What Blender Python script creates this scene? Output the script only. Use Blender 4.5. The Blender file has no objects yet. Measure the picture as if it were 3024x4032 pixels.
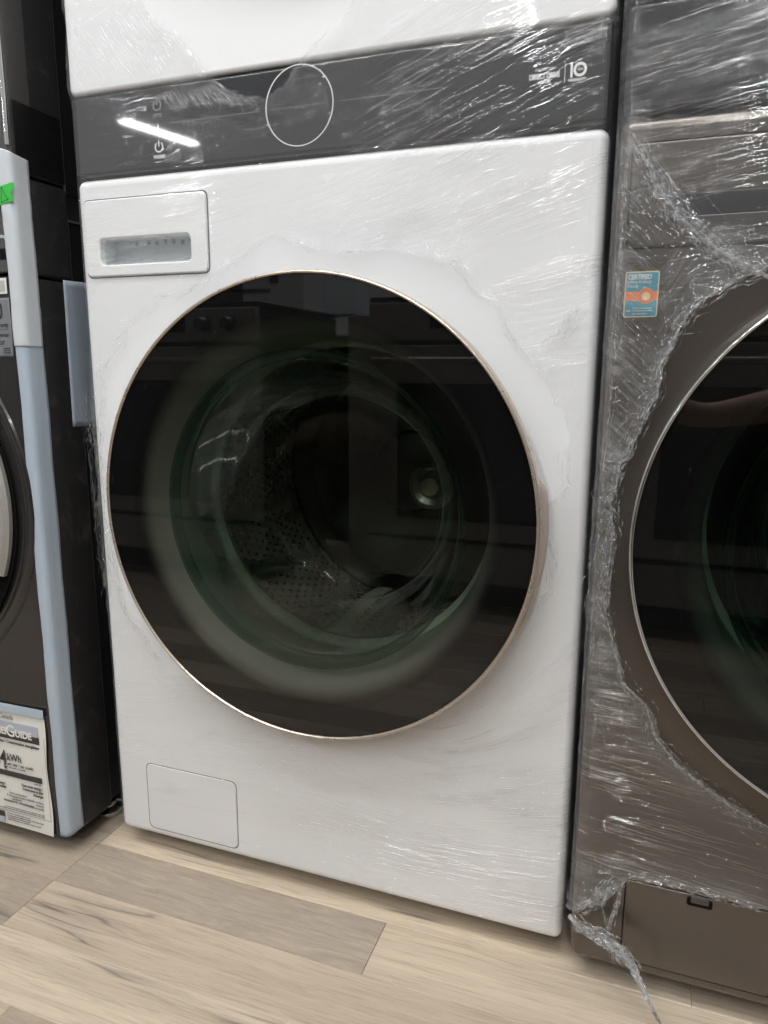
import bpy, bmesh, math, random
import numpy as np
from mathutils import Vector, Matrix

random.seed(7)
rng = np.random.default_rng(11)
scene = bpy.context.scene
COL = scene.collection
PI = math.pi

# ------------------------------------------------------------------ camera
cam_data = bpy.data.cameras.new('camera')
cam = bpy.data.objects.new('camera', cam_data)
COL.objects.link(cam)
scene.camera = cam
cam_data.sensor_fit = 'VERTICAL'
cam_data.sensor_height = 36.0
cam_data.lens = 36.0 * 2852.2 / 4032.0
cam_data.clip_start = 0.02
cam_data.clip_end = 100.0
CAM = Vector((0.7604, -0.8501, 0.7637))
yaw, pitch, roll = -0.3486, -0.1947, 0.0051
fwd = Vector((math.sin(yaw) * math.cos(pitch), math.cos(yaw) * math.cos(pitch), math.sin(pitch)))
rgt = Vector((math.cos(yaw), -math.sin(yaw), 0.0))
upv = rgt.cross(fwd)
r2 = rgt * math.cos(roll) + upv * math.sin(roll)
u2 = -rgt * math.sin(roll) + upv * math.cos(roll)
M = Matrix((r2, u2, -fwd)).transposed().to_4x4()
M.translation = CAM
cam.matrix_world = M
scene.render.resolution_x = 768
scene.render.resolution_y = 1024

# ------------------------------------------------------------------ shop light: even ambience, the ceiling tubes follow below
world = bpy.data.worlds.new('World')
scene.world = world
world.use_nodes = True
bg = world.node_tree.nodes['Background']
bg.inputs['Color'].default_value = (0.96, 0.98, 1.0, 1)
bg.inputs['Strength'].default_value = 0.42
TUBE_STRENGTH = 132.0
scene.view_settings.view_transform = 'Standard'
scene.view_settings.look = 'None'
scene.view_settings.exposure = 0.0
scene.view_settings.gamma = 1.0
scene.view_settings.use_curve_mapping = False
scene.render.engine = 'CYCLES'
scene.cycles.transparent_max_bounces = 14
scene.cycles.max_bounces = 7
scene.cycles.caustics_reflective = False
scene.cycles.caustics_refractive = False
scene.cycles.sample_clamp_indirect = 6.0


# ------------------------------------------------------------------ node helpers
class NT:
    def __init__(self, name):
        self.m = bpy.data.materials.new(name)
        self.m.use_nodes = True
        self.t = self.m.node_tree
        self.t.nodes.clear()
        self.out = self.t.nodes.new('ShaderNodeOutputMaterial')

    def n(self, kind, **kw):
        nd = self.t.nodes.new('ShaderNode' + kind)
        for k, v in kw.items():
            setattr(nd, k, v)
        return nd

    def put(self, sock, val):
        if isinstance(val, bpy.types.NodeSocket):
            self.t.links.new(val, sock)
        else:
            sock.default_value = val

    def math(self, op, a, b=None, c=None, clamp=False):
        nd = self.n('Math', operation=op, use_clamp=clamp)
        self.put(nd.inputs[0], a)
        if b is not None:
            self.put(nd.inputs[1], b)
        if c is not None:
            self.put(nd.inputs[2], c)
        return nd.outputs[0]

    def mapr(self, v, a, b, c=0.0, d=1.0, smooth=True):
        nd = self.n('MapRange', interpolation_type='SMOOTHSTEP' if smooth else 'LINEAR')
        self.put(nd.inputs['Value'], v)
        nd.inputs['From Min'].default_value = a
        nd.inputs['From Max'].default_value = b
        self.put(nd.inputs['To Min'], c)
        self.put(nd.inputs['To Max'], d)
        return nd.outputs[0]

    def vec(self, x, y, z=0.0):
        nd = self.n('CombineXYZ')
        self.put(nd.inputs[0], x); self.put(nd.inputs[1], y); self.put(nd.inputs[2], z)
        return nd.outputs[0]

    def noise(self, vec, scale=1.0, detail=2.0, rough=0.5, dist=0.0):
        nd = self.n('TexNoise')
        self.put(nd.inputs['Vector'], vec)
        self.put(nd.inputs['Scale'], scale)
        nd.inputs['Detail'].default_value = detail
        nd.inputs['Roughness'].default_value = rough
        nd.inputs['Distortion'].default_value = dist
        return nd.outputs[0]

    def mixc(self, f, a, b, mode='MIX'):
        nd = self.n('Mix', data_type='RGBA', blend_type=mode)
        self.put(nd.inputs[0], f); self.put(nd.inputs[6], a); self.put(nd.inputs[7], b)
        return nd.outputs[2]

    def mixs(self, f, a, b):
        nd = self.n('MixShader')
        self.put(nd.inputs[0], f)
        self.t.links.new(a, nd.inputs[1]); self.t.links.new(b, nd.inputs[2])
        return nd.outputs[0]

    def bump(self, h, dist, strength=1.0):
        nd = self.n('Bump')
        nd.inputs['Strength'].default_value = strength
        nd.inputs['Distance'].default_value = dist
        self.put(nd.inputs['Height'], h)
        return nd.outputs[0]

    def pos(self):
        return self.n('NewGeometry').outputs['Position']

    def obj(self):
        return self.n('TexCoord').outputs['Object']

    def sep(self, v):
        nd = self.n('SeparateXYZ'); self.put(nd.inputs[0], v)
        return nd.outputs

    def principled(self, col, rough=0.4, metal=0.0, spec=0.5, coat=0.0, normal=None, alpha=None):
        p = self.n('BsdfPrincipled')
        self.put(p.inputs['Base Color'], col)
        self.put(p.inputs['Roughness'], rough)
        p.inputs['Metallic'].default_value = metal
        p.inputs['Specular IOR Level'].default_value = spec
        p.inputs['Coat Weight'].default_value = coat
        p.inputs['Coat Roughness'].default_value = 0.06
        if normal is not None:
            self.put(p.inputs['Normal'], normal)
        return p.outputs[0]

    def done(self, sh):
        self.t.links.new(sh, self.out.inputs['Surface'])
        return self.m


def rgb(r, g, b):
    return (r, g, b, 1.0)


def simple(name, col, rough=0.4, metal=0.0, spec=0.5, coat=0.0, dust=0.0, bump=0.0, bscale=600, mott=0.12):
    """painted or plastic surface with faint uneven tone and gloss"""
    t = NT(name)
    p = t.pos()
    n1 = t.noise(p, 9.0, 4.0, 0.6)
    n2 = t.noise(p, 70.0, 3.0, 0.6)
    c = t.mixc(t.mapr(n1, 0.3, 0.7, 0.0, mott), rgb(*col), rgb(*[x * 0.82 for x in col]))
    if dust:
        c = t.mixc(t.math('MULTIPLY', t.mapr(t.noise(p, 22.0, 5.0, 0.7, 0.8), 0.52, 0.75), dust), c, rgb(0.32, 0.30, 0.27))
    rr = t.mapr(n2, 0.3, 0.7, rough * 0.96, rough * 1.06)
    nrm = t.bump(t.noise(p, bscale, 2.0), 0.0004, bump) if bump else None
    return t.done(t.principled(c, rr, metal, spec, coat, nrm))


# ------------------------------------------------------------------ materials
M_white = simple('white_enamel', (0.82, 0.82, 0.822), 0.45, 0, 0.3, 0.0, mott=0.0)
M_white_matte = simple('white_plastic', (0.80, 0.80, 0.805), 0.35, mott=0.015)
M_groove = simple('shadow_gap', (0.10, 0.10, 0.12), 0.7)
M_side = simple('dark_cabinet_side', (0.018, 0.018, 0.021), 0.35)
M_control = simple('dark_control_glass', (0.030, 0.030, 0.032), 0.035, 0, 0.5, 0.0, mott=0.0)
M_print = simple('pale_print', (0.78, 0.79, 0.77), 0.5)
M_print_dim = simple('dim_print', (0.15, 0.15, 0.15), 0.5)
M_bronze = simple('champagne_metal', (0.62, 0.53, 0.44), 0.28, 0.8)
M_bronze2 = simple('champagne_plastic', (0.50, 0.42, 0.36), 0.38, 0.2)
M_chrome = simple('chrome', (0.72, 0.72, 0.71), 0.12, 1.0)
M_black = simple('black_plastic', (0.006, 0.006, 0.007), 0.35)
M_blackm = simple('black_recess', (0.004, 0.004, 0.004), 0.8, 0, 0.1)
M_graph = simple('graphite_steel', (0.118, 0.102, 0.088), 0.22, 0.6, 0.5, 0.2, mott=0.0)
M_graph2 = simple('graphite_trim', (0.085, 0.078, 0.072), 0.24, 0.5)
M_dark = simple('black_steel', (0.030, 0.028, 0.027), 0.2, 0.3, 0.5, 0.2, mott=0.04)
M_dark_side = simple('dusty_black_side', (0.022, 0.021, 0.021), 0.42, 0.1, 0.5, 0, dust=0.16)
M_dark_ctrl = simple('dark_grey_panel', (0.085, 0.082, 0.078), 0.22, 0.3, 0.5, 0.3)  # grey of the reflection on these faces is put into the base colour
M_silver = simple('silver_grip', (0.40, 0.39, 0.36), 0.45, 0.3)
M_gasket = simple('grey_rubber_gasket', (0.80, 0.84, 0.73), 0.30, 0, 0.8)
M_rubber = simple('black_rubber', (0.02, 0.02, 0.02), 0.7)
M_paper = simple('white_paper', (0.74, 0.72, 0.67), 0.6)
M_ink = simple('dark_ink', (0.035, 0.032, 0.032), 0.5)
M_ink_soft = simple('grey_ink', (0.22, 0.21, 0.22), 0.5)
M_greyblock = simple('grey_blue_print', (0.42, 0.45, 0.52), 0.5)
M_teal = simple('teal_print', (0.05, 0.28, 0.36), 0.4)
M_orange = simple('orange_print', (0.78, 0.20, 0.05), 0.4)
M_cream = simple('cream_print', (0.75, 0.55, 0.28), 0.45)
M_green = simple('green_tape', (0.035, 0.46, 0.055), 0.5, bump=0.3)
M_tape_blue = simple('pale_blue_tape', (0.40, 0.47, 0.54), 0.42)
M_tape_white = simple('pale_grey_tape', (0.57, 0.60, 0.63), 0.45)
M_screw = simple('bright_steel', (0.7, 0.69, 0.66), 0.22, 1.0)
M_sticker = simple('silver_sticker', (0.30, 0.32, 0.34), 0.3, 0.6)
M_knob = simple('knob_metal', (0.10, 0.10, 0.10), 0.3, 0.6)
M_range = simple('black_range_enamel', (0.30, 0.285, 0.265), 0.35, 0.2)
M_range_glass = simple('black_oven_glass', (0.004, 0.004, 0.005), 0.08)
M_range_handle = simple('brushed_bar', (0.34, 0.31, 0.27), 0.4, 0.8)
M_carton = simple('pale_blue_carton', (0.80, 0.84, 0.88), 0.6)
M_board = simple('grey_print_board', (0.66, 0.64, 0.62), 0.6)
M_housing = simple('white_lamp_housing', (0.8, 0.8, 0.8), 0.5)
M_skin = simple('skin', (0.45, 0.24, 0.16), 0.5)
M_cloth = simple('dark_cloth', (0.02, 0.02, 0.022), 0.9)


def make_tube_mat():
    t = NT('lit_tube')
    e = t.n('Emission')
    e.inputs['Color'].default_value = (0.99, 1.0, 1.0, 1)
    e.inputs['Strength'].default_value = TUBE_STRENGTH
    return t.done(e.outputs[0])


M_tube = make_tube_mat()


def make_door_glass(name, tint):
    """tinted pane with a black printed border that fades out in dots; local x,z = radius"""
    t = NT(name)
    s = t.sep(t.obj())
    r = t.math('SQRT', t.math('ADD', t.math('MULTIPLY', s[0], s[0]), t.math('MULTIPLY', s[2], s[2])))
    m = t.mapr(r, 0.216, 0.256)
    tr = t.n('BsdfTransparent'); tr.inputs[0].default_value = rgb(*tint)
    bk = t.n('BsdfDiffuse'); bk.inputs[0].default_value = rgb(0.004, 0.004, 0.004)
    base = t.mixs(m, tr.outputs[0], bk.outputs[0])
    g = t.n('BsdfGlossy'); g.inputs['Roughness'].default_value = 0.012
    sm = t.noise(t.obj(), 14.0, 3.0, 0.6, 1.5)
    t.put(g.inputs['Roughness'], t.mapr(sm, 0.45, 0.75, 0.004, 0.03))
    f = t.n('Fresnel'); f.inputs['IOR'].default_value = 1.52
    return t.done(t.mixs(t.math('MULTIPLY', f.outputs[0], 1.4), base, g.outputs[0]))


M_glass = make_door_glass('tinted_door_glass', (0.98, 0.99, 0.93))
M_glass_d = make_door_glass('smoked_door_glass', (0.5, 0.6, 0.55))


def make_bowl():
    t = NT('bowl_glass')
    p = t.obj()
    nrm = t.bump(t.noise(p, 20.0, 1.0), 0.004, 0.10)
    tr = t.n('BsdfTransparent')
    t.put(tr.inputs[0], t.mixc(t.mapr(t.sep(p)[1], 0.085, 0.138), rgb(0.55, 0.68, 0.63), rgb(0.93, 0.95, 0.91)))
    g = t.n('BsdfGlossy'); g.inputs['Roughness'].default_value = 0.03
    t.put(g.inputs['Normal'], nrm)
    f = t.n('Fresnel'); f.inputs['IOR'].default_value = 1.5
    t.put(f.inputs['Normal'], nrm)
    return t.done(t.mixs(t.math('MULTIPLY', f.outputs[0], 0.4), tr.outputs[0], g.outputs[0]))


M_bowl = make_bowl()


def make_drum():
    t = NT('drum_steel')
    p = t.obj()
    n = t.noise(p, 40.0, 3.0)
    c = t.mixc(t.mapr(n, 0.3, 0.7), rgb(0.92, 0.93, 0.82), rgb(0.82, 0.83, 0.73))
    return t.done(t.principled(c, t.mapr(n, 0.3, 0.7, 0.20, 0.28), 0.75))


M_drum = make_drum()
M_lifter = simple('bright_lifter_steel', (0.86, 0.87, 0.78), 0.26, 0.3, 0.6)
M_disc = simple('dark_disc_steel', (0.30, 0.31, 0.28), 0.22, 0.85)
M_drum_back = simple('shaded_drum_back', (0.05, 0.053, 0.05), 0.3, 0.8)  # steel coloured dark for the shade deep inside the drum


def make_wood():
    t = NT('oak_laminate')
    info = t.n('ObjectInfo')
    s = t.sep(t.pos())
    rnd = t.math('MULTIPLY', info.outputs['Random'], 37.0)
    x = t.math('ADD', s[0], rnd)
    y = t.math('ADD', s[1], rnd)
    warp = t.math('MULTIPLY', t.math('SUBTRACT', t.noise(t.vec(t.math('MULTIPLY', x, 3.0), t.math('MULTIPLY', y, 9.0), rnd), 1.0, 2.0), 0.5), 0.022)
    yw = t.math('ADD', y, warp)
    grain = t.noise(t.vec(t.math('MULTIPLY', x, 14.0), t.math('MULTIPLY', yw, 330.0), rnd), 1.0, 5.0, 0.65)
    fine = t.noise(t.vec(t.math('MULTIPLY', x, 60.0), t.math('MULTIPLY', yw, 900.0), rnd), 1.0, 3.0, 0.6)
    band = t.noise(t.vec(t.math('MULTIPLY', x, 1.3), t.math('MULTIPLY', yw, 38.0), rnd), 1.0, 4.0, 0.6)
    fig = t.noise(t.vec(t.math('MULTIPLY', x, 12.0), t.math('MULTIPLY', yw, 60.0), rnd), 1.0, 3.0, 0.6, 1.2)
    col = info.outputs['Color']
    c = t.mixc(t.mapr(band, 0.34, 0.66, 0.0, 0.42), col, rgb(0.33, 0.26, 0.19))
    c = t.mixc(t.mapr(fig, 0.45, 0.75, 0.0, 0.38), c, rgb(0.56, 0.46, 0.34))
    c = t.mixc(t.mapr(grain, 0.46, 0.70, 0.0, 0.34), c, rgb(0.165, 0.13, 0.10))
    c = t.mixc(t.mapr(fine, 0.50, 0.74, 0.0, 0.35), c, rgb(0.52, 0.45, 0.36))
    ck = t.noise(t.vec(t.math('MULTIPLY', x, 1.5), t.math('MULTIPLY', yw, 24.0), t.math('ADD', rnd, 5.0)), 1.0, 2.5, 0.55)
    line = t.math('SUBTRACT', 1.0, t.math('MULTIPLY', t.math('ABSOLUTE', t.math('SUBTRACT', ck, 0.5)), 80.0), clamp=True)
    gate = t.mapr(t.noise(t.vec(t.math('MULTIPLY', x, 2.6), t.math('MULTIPLY', y, 8.0), 9.0), 1.0, 2.0), 0.54, 0.66)
    crack = t.math('MULTIPLY', t.math('MULTIPLY', line, gate), 0.8)
    soft = t.math('SUBTRACT', 1.0, t.math('MULTIPLY', t.math('ABSOLUTE', t.math('SUBTRACT', ck, 0.5)), 16.0), clamp=True)
    c = t.mixc(t.math('MULTIPLY', t.math('MULTIPLY', soft, gate), 0.42), c, rgb(0.17, 0.155, 0.14))
    c = t.mixc(crack, c, rgb(0.075, 0.06, 0.055))
    # little knots
    vo = t.n('TexVoronoi'); vo.inputs['Scale'].default_value = 1.0
    t.put(vo.inputs['Vector'], t.vec(t.math('MULTIPLY', x, 4.0), t.math('MULTIPLY', y, 9.0), rnd))
    kn = t.mapr(vo.outputs['Distance'], 0.02, 0.085, 0.75, 0.0)
    c = t.mixc(kn, c, rgb(0.13, 0.095, 0.07))
    nrm = t.bump(t.math('ADD', t.math('MULTIPLY', grain, 0.7), t.math('MULTIPLY', fine, 0.3)), 0.0008, 0.35)
    return t.done(t.principled(c, t.mapr(grain, 0.3, 0.7, 0.36, 0.52), 0, 0.45, 0, nrm))


M_wood = make_wood()


def make_film(name, haze, streak, fine_amt, gloss_rough=0.05, fmax=0.13, crh=0.34):
    """clear stretch film: mostly see-through, reflecting, with stretched ridges along the flow uv and crumples near tears"""
    t = NT(name)
    uv = t.n('UVMap'); uv.uv_map = 'flow'
    s = t.sep(uv.outputs[0])
    u, v = s[0], s[1]
    at = t.n('Attribute'); at.attribute_name = 'film'
    a3 = t.sep(at.outputs['Vector'])
    cr, gate, patch = a3[0], a3[1], a3[2]      # crumpling, loose ridges, fine ripples
    p = t.pos()
    fine = t.noise(t.vec(t.math('MULTIPLY', u, 10.0), t.math('MULTIPLY', v, 400.0), 1.0), 1.0, 1.0, 0.5)
    mid = t.noise(t.vec(t.math('MULTIPLY', u, 11.0), t.math('MULTIPLY', v, 135.0), 2.0), 1.0, 1.0, 0.5)
    ridge = t.math('SUBTRACT', 1.0, t.math('ABSOLUTE', t.math('SUBTRACT', t.math('MULTIPLY', mid, 2.0), 1.0)), clamp=True)
    ridge = t.math('MULTIPLY', t.math('POWER', ridge, 10.0), gate)
    cn = t.noise(p, 110.0, 2.0, 0.62, 1.0)
    crr = t.math('SUBTRACT', 1.0, t.math('ABSOLUTE', t.math('SUBTRACT', t.math('MULTIPLY', cn, 2.0), 1.0)), clamp=True)
    crr = t.math('POWER', crr, 4.0)
    h = t.math('MULTIPLY', t.math('MULTIPLY', fine, fine_amt), patch)
    h = t.math('ADD', h, t.math('MULTIPLY', ridge, streak))
    h = t.math('ADD', h, t.math('MULTIPLY', t.math('MULTIPLY', crr, cr), 1.3))
    nrm = t.bump(h, 0.0011, 1.0)
    f = t.n('Fresnel'); f.inputs['IOR'].default_value = 1.46
    tr = t.n('BsdfTransparent'); tr.inputs[0].default_value = rgb(0.995, 0.995, 0.995)
    di = t.n('BsdfDiffuse'); di.inputs[0].default_value = rgb(0.93, 0.935, 0.94)
    tl = t.n('BsdfTranslucent'); tl.inputs[0].default_value = rgb(0.82, 0.83, 0.84)
    hz = t.mixs(0.2, di.outputs[0], tl.outputs[0])
    hf = t.math('ADD', haze, t.math('MULTIPLY', t.math('MULTIPLY', cr, t.math('ADD', 0.25, crr)), crh), clamp=True)
    hf = t.math('ADD', hf, t.math('MULTIPLY', ridge, 0.10), clamp=True)
    base = t.mixs(hf, tr.outputs[0], hz)
    g = t.n('BsdfGlossy'); g.inputs['Roughness'].default_value = gloss_rough
    t.put(g.inputs['Normal'], nrm)
    fac = t.math('MINIMUM', t.math('MULTIPLY', f.outputs[0], 1.35), fmax)
    return t.done(t.mixs(fac, base, g.outputs[0]))


M_film = make_film('stretch_film_on_white', 0.05, 0.9, 0.16, 0.02, 0.065, 0.04)
M_film_d = make_film('stretch_film_on_dark', 0.03, 1.0, 0.22, 0.025, 0.16, 0.16)


def make_strand(name, h0, h1, fm):
    t = NT(name)
    p = t.pos()
    n = t.noise(p, 190.0, 2.0, 0.55)
    nrm = t.bump(n, 0.002, 0.45)
    tr = t.n('BsdfTransparent'); tr.inputs[0].default_value = rgb(0.97, 0.97, 0.97)
    di = t.n('BsdfDiffuse'); di.inputs[0].default_value = rgb(0.85, 0.86, 0.87)
    tl = t.n('BsdfTranslucent'); tl.inputs[0].default_value = rgb(0.85, 0.86, 0.87)
    hz = t.mixs(0.5, di.outputs[0], tl.outputs[0])
    base = t.mixs(t.mapr(n, 0.35, 0.75, h0, h1), tr.outputs[0], hz)
    g = t.n('BsdfGlossy'); g.inputs['Roughness'].default_value = 0.12
    t.put(g.inputs['Normal'], nrm)
    f = t.n('Fresnel'); f.inputs['IOR'].default_value = 1.5
    t.put(f.inputs['Normal'], nrm)
    return t.done(t.mixs(t.math('MINIMUM', t.math('MULTIPLY', f.outputs[0], 1.5), fm), base, g.outputs[0]))


M_strand = make_strand('gathered_film', 0.06, 0.5, 0.3)
M_strand_w = make_strand('gathered_film_on_white', 0.02, 0.18, 0.14)
M_rope = make_strand('bunched_film', 0.35, 0.85, 0.2)


def make_ridge(name, hz, fm=0.28):
    t = NT(name)
    tr = t.n('BsdfTransparent'); tr.inputs[0].default_value = rgb(0.985, 0.985, 0.985)
    di = t.n('BsdfDiffuse'); di.inputs[0].default_value = rgb(0.85, 0.86, 0.87)
    base = t.mixs(hz, tr.outputs[0], di.outputs[0])
    g = t.n('BsdfGlossy'); g.inputs['Roughness'].default_value = 0.035
    f = t.n('Fresnel'); f.inputs['IOR'].default_value = 1.5
    return t.done(t.mixs(t.math('MINIMUM', t.math('MULTIPLY', f.outputs[0], 4.0), fm), base, g.outputs[0]))


M_ridge = make_ridge('film_fold', 0.03)
M_ridge_w = make_ridge('film_fold_on_white', 0.0, 0.075)
M_ridge_b = make_ridge('film_fold_glossy', 0.0, 0.22)
M_pleat = make_ridge('film_pleat', 0.16, 0.2)  # pale diffuse share stands in for lamp glints along the pleats


# ------------------------------------------------------------------ object helpers
def link(name, me, mat=None, parent=None):
    o = bpy.data.objects.new(name, me)
    COL.objects.link(o)
    if mat is not None and me is not None and not me.materials:
        me.materials.append(mat)
    if parent is not None:
        o.parent = parent
    return o


def tag(o, label, cat, group=None):
    o['label'] = label
    o['category'] = cat
    if group:
        o['group'] = group
    return o


def thing(name, label, cat, group=None):
    return tag(link(name, None), label, cat, group)


def smooth(me, ang=40):
    me.polygons.foreach_set('use_smooth', [True] * len(me.polygons))
    me.set_sharp_from_angle(angle=math.radians(ang))
    return me


def from_py(v, f, name='mesh'):
    me = bpy.data.meshes.new(name)
    me.from_pydata([tuple(map(float, p)) for p in v], [], f)
    me.update()
    return me


def rr(x0, x1, z0, z1, r, n=6):
    pts = []
    for cx, cz, a in ((x1 - r, z1 - r, 0), (x0 + r, z1 - r, 90), (x0 + r, z0 + r, 180), (x1 - r, z0 + r, 270)):
        for i in range(n + 1):
            b = math.radians(a + 90 * i / n)
            pts.append((cx + r * math.cos(b), cz + r * math.sin(b)))
    return pts


def circ(cx, cz, r, n=96, a0=0.0):
    return [(cx + r * math.cos(a0 + 2 * PI * i / n), cz + r * math.sin(a0 + 2 * PI * i / n)) for i in range(n)]


def curve_to_mesh(cu):
    tmp = bpy.data.objects.new('tmp', cu)
    COL.objects.link(tmp)
    dg = bpy.context.evaluated_depsgraph_get()
    dg.update()
    me = bpy.data.meshes.new_from_object(tmp.evaluated_get(dg))
    COL.objects.unlink(tmp)
    bpy.data.objects.remove(tmp)
    bpy.data.curves.remove(cu)
    return me


def plate(name, loops, yf, thick, bevel, mat, parent, res=3, axis='y'):
    """flat piece with rounded rim; loops[0] outline ccw, others holes; front face at y = yf looking to -y"""
    cu = bpy.data.curves.new('c', 'CURVE')
    cu.dimensions = '2D'
    cu.fill_mode = 'BOTH'
    bevel = min(bevel, thick * 0.49)
    cu.extrude = thick / 2 - bevel
    cu.bevel_depth = bevel
    cu.bevel_resolution = res
    cu.offset = -bevel
    for i, lp in enumerate(loops):
        area = sum(lp[k][0] * lp[(k + 1) % len(lp)][1] - lp[(k + 1) % len(lp)][0] * lp[k][1] for k in range(len(lp)))
        ccw = area > 0
        want = (i == 0)
        pts = lp if ccw == want else lp[::-1]
        sp = cu.splines.new('POLY')
        sp.points.add(len(pts) - 1)
        for k, (a, b) in enumerate(pts):
            sp.points[k].co = (a, b, 0, 1)
        sp.use_cyclic_u = True
    me = curve_to_mesh(cu)
    me.transform(Matrix.Rotation(PI / 2, 4, 'X'))
    me.transform(Matrix.Translation((0, yf + thick / 2, 0)))
    smooth(me, 50)
    o = link(name, me, mat, parent)
    wn = o.modifiers.new('wn', 'WEIGHTED_NORMAL')
    wn.keep_sharp = True
    wn.weight = 100
    return o


def box(name, x0, x1, y0, y1, z0, z1, mat, parent, bev=0.0, seg=2):
    bm = bmesh.new()
    bmesh.ops.create_cube(bm, size=1)
    for v in bm.verts:
        v.co = Vector(((x0 + x1) / 2 + v.co.x * (x1 - x0), (y0 + y1) / 2 + v.co.y * (y1 - y0), (z0 + z1) / 2 + v.co.z * (z1 - z0)))
    if bev:
        bmesh.ops.bevel(bm, geom=list(bm.edges), offset=bev, segments=seg, profile=0.5, affect='EDGES')
    me = bpy.data.meshes.new(name)
    bm.to_mesh(me); bm.free()
    if bev:
        smooth(me, 45)
    o = link(name, me, mat, parent)
    if bev:
        wn = o.modifiers.new('wn', 'WEIGHTED_NORMAL'); wn.keep_sharp = True; wn.weight = 100
    return o


def open_front(o):
    bm = bmesh.new(); bm.from_mesh(o.data)
    bmesh.ops.delete(bm, geom=[f for f in bm.faces if f.normal.y < -0.9], context='FACES')
    bm.to_mesh(o.data); bm.free()
    return o


def lathe(name, prof, c, mat, parent, n=128, a0=0.0, a1=2 * PI, ang=35):
    """profile of (radius, y) turned about the y axis through c"""
    full = abs(a1 - a0 - 2 * PI) < 1e-6
    cols = n if full else n + 1
    V, F = [], []
    for i in range(cols):
        a = a0 + (a1 - a0) * i / n
        for r, y in prof:
            V.append((r * math.cos(a), y, r * math.sin(a)))
    k = len(prof)
    for i in range(n):
        j = (i + 1) % cols
        for p in range(k - 1):
            q = [i * k + p, i * k + p + 1, j * k + p + 1, j * k + p]
            F.append(q)
    me = from_py(V, F, name)
    bm = bmesh.new(); bm.from_mesh(me)
    bmesh.ops.remove_doubles(bm, verts=bm.verts, dist=1e-6)
    bmesh.ops.recalc_face_normals(bm, faces=bm.faces)
    bm.to_mesh(me); bm.free()
    smooth(me, ang)
    o = link(name, me, mat, parent)
    o.location = c
    return o


def tube_arrays(pts, rad, n=8):
    pts = [Vector(p) for p in pts]
    V, F = [], []
    for i, p in enumerate(pts):
        d = (pts[min(i + 1, len(pts) - 1)] - pts[max(i - 1, 0)]).normalized()
        a = d.orthogonal().normalized() if i == 0 else (pa - d * pa.dot(d)).normalized()
        pa = a
        b = d.cross(a)
        r = rad[i] if isinstance(rad, (list, tuple)) else rad
        for k in range(n):
            t = 2 * PI * k / n
            V.append(p + a * (r * math.cos(t)) + b * (r * math.sin(t)))
    for i in range(len(pts) - 1):
        for k in range(n):
            F.append((i * n + k, i * n + (k + 1) % n, (i + 1) * n + (k + 1) % n, (i + 1) * n + k))
    F.append(tuple(range(n))[::-1]); F.append(tuple((len(pts) - 1) * n + k for k in range(n)))
    return V, F


def tube(name, pts, rad, mat, parent, n=10):
    V, F = tube_arrays(pts, rad, n)
    return link(name, smooth(from_py(V, F, name), 50), mat, parent)


def text(name, body, x, z, y, size, mat, parent, align='LEFT', sx=1.0, spacing=1.0, bold=0.0, rot=0.0, depth=0.0002):
    cu = bpy.data.curves.new('t', 'FONT')
    cu.body = body
    cu.size = size
    cu.align_x = align
    cu.space_character = spacing
    cu.offset = bold
    cu.extrude = depth
    me = curve_to_mesh(cu)
    me.transform(Matrix.Diagonal((sx, 1, 1, 1)))
    me.transform(Matrix.Rotation(rot, 4, 'Z'))
    me.transform(Matrix.Rotation(PI / 2, 4, 'X'))
    me.transform(Matrix.Translation((x, y, z)))
    return link(name, me, mat, parent)


# =================================================================== the setting: floor of separate planks
floor = link('floor', from_py([(-4, -7, -0.02), (4, -7, -0.02), (4, 1.2, -0.02), (-4, 1.2, -0.02)], [(0, 1, 2, 3)], 'floor'), simple('floor_underlay', (0.17, 0.14, 0.11), 0.8))
floor['kind'] = 'structure'
PITCH = 0.0955
LIGHT, TAN, GREYB, BROWN = (0.62, 0.51, 0.385), (0.53, 0.43, 0.325), (0.34, 0.282, 0.228), (0.38, 0.31, 0.242)
TONES = [LIGHT, TAN, TAN, GREYB, BROWN, LIGHT]


def plank(x0, x1, y0, y1, tone):
    g, c = 0.0002, 0.0008
    x0 += g; x1 -= g; y0 += g; y1 -= g
    V = [(x0, y0, -0.012), (x1, y0, -0.012), (x1, y1, -0.012), (x0, y1, -0.012),
         (x0, y0, -c), (x1, y0, -c), (x1, y1, -c), (x0, y1, -c),
         (x0 + c, y0 + c, 0), (x1 - c, y0 + c, 0), (x1 - c, y1 - c, 0), (x0 + c, y1 - c, 0)]
    F = [(0, 1, 5, 4), (1, 2, 6, 5), (2, 3, 7, 6), (3, 0, 4, 7), (4, 5, 9, 8), (5, 6, 10, 9), (6, 7, 11, 10), (7, 4, 8, 11), (8, 9, 10, 11)]
    o = link('plank', from_py(V, F, 'plank'), M_wood, floor)
    k = random.uniform(1.03, 1.17)
    o.color = (tone[0] * k, tone[1] * k, tone[2] * k, 1)
    return o


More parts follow.
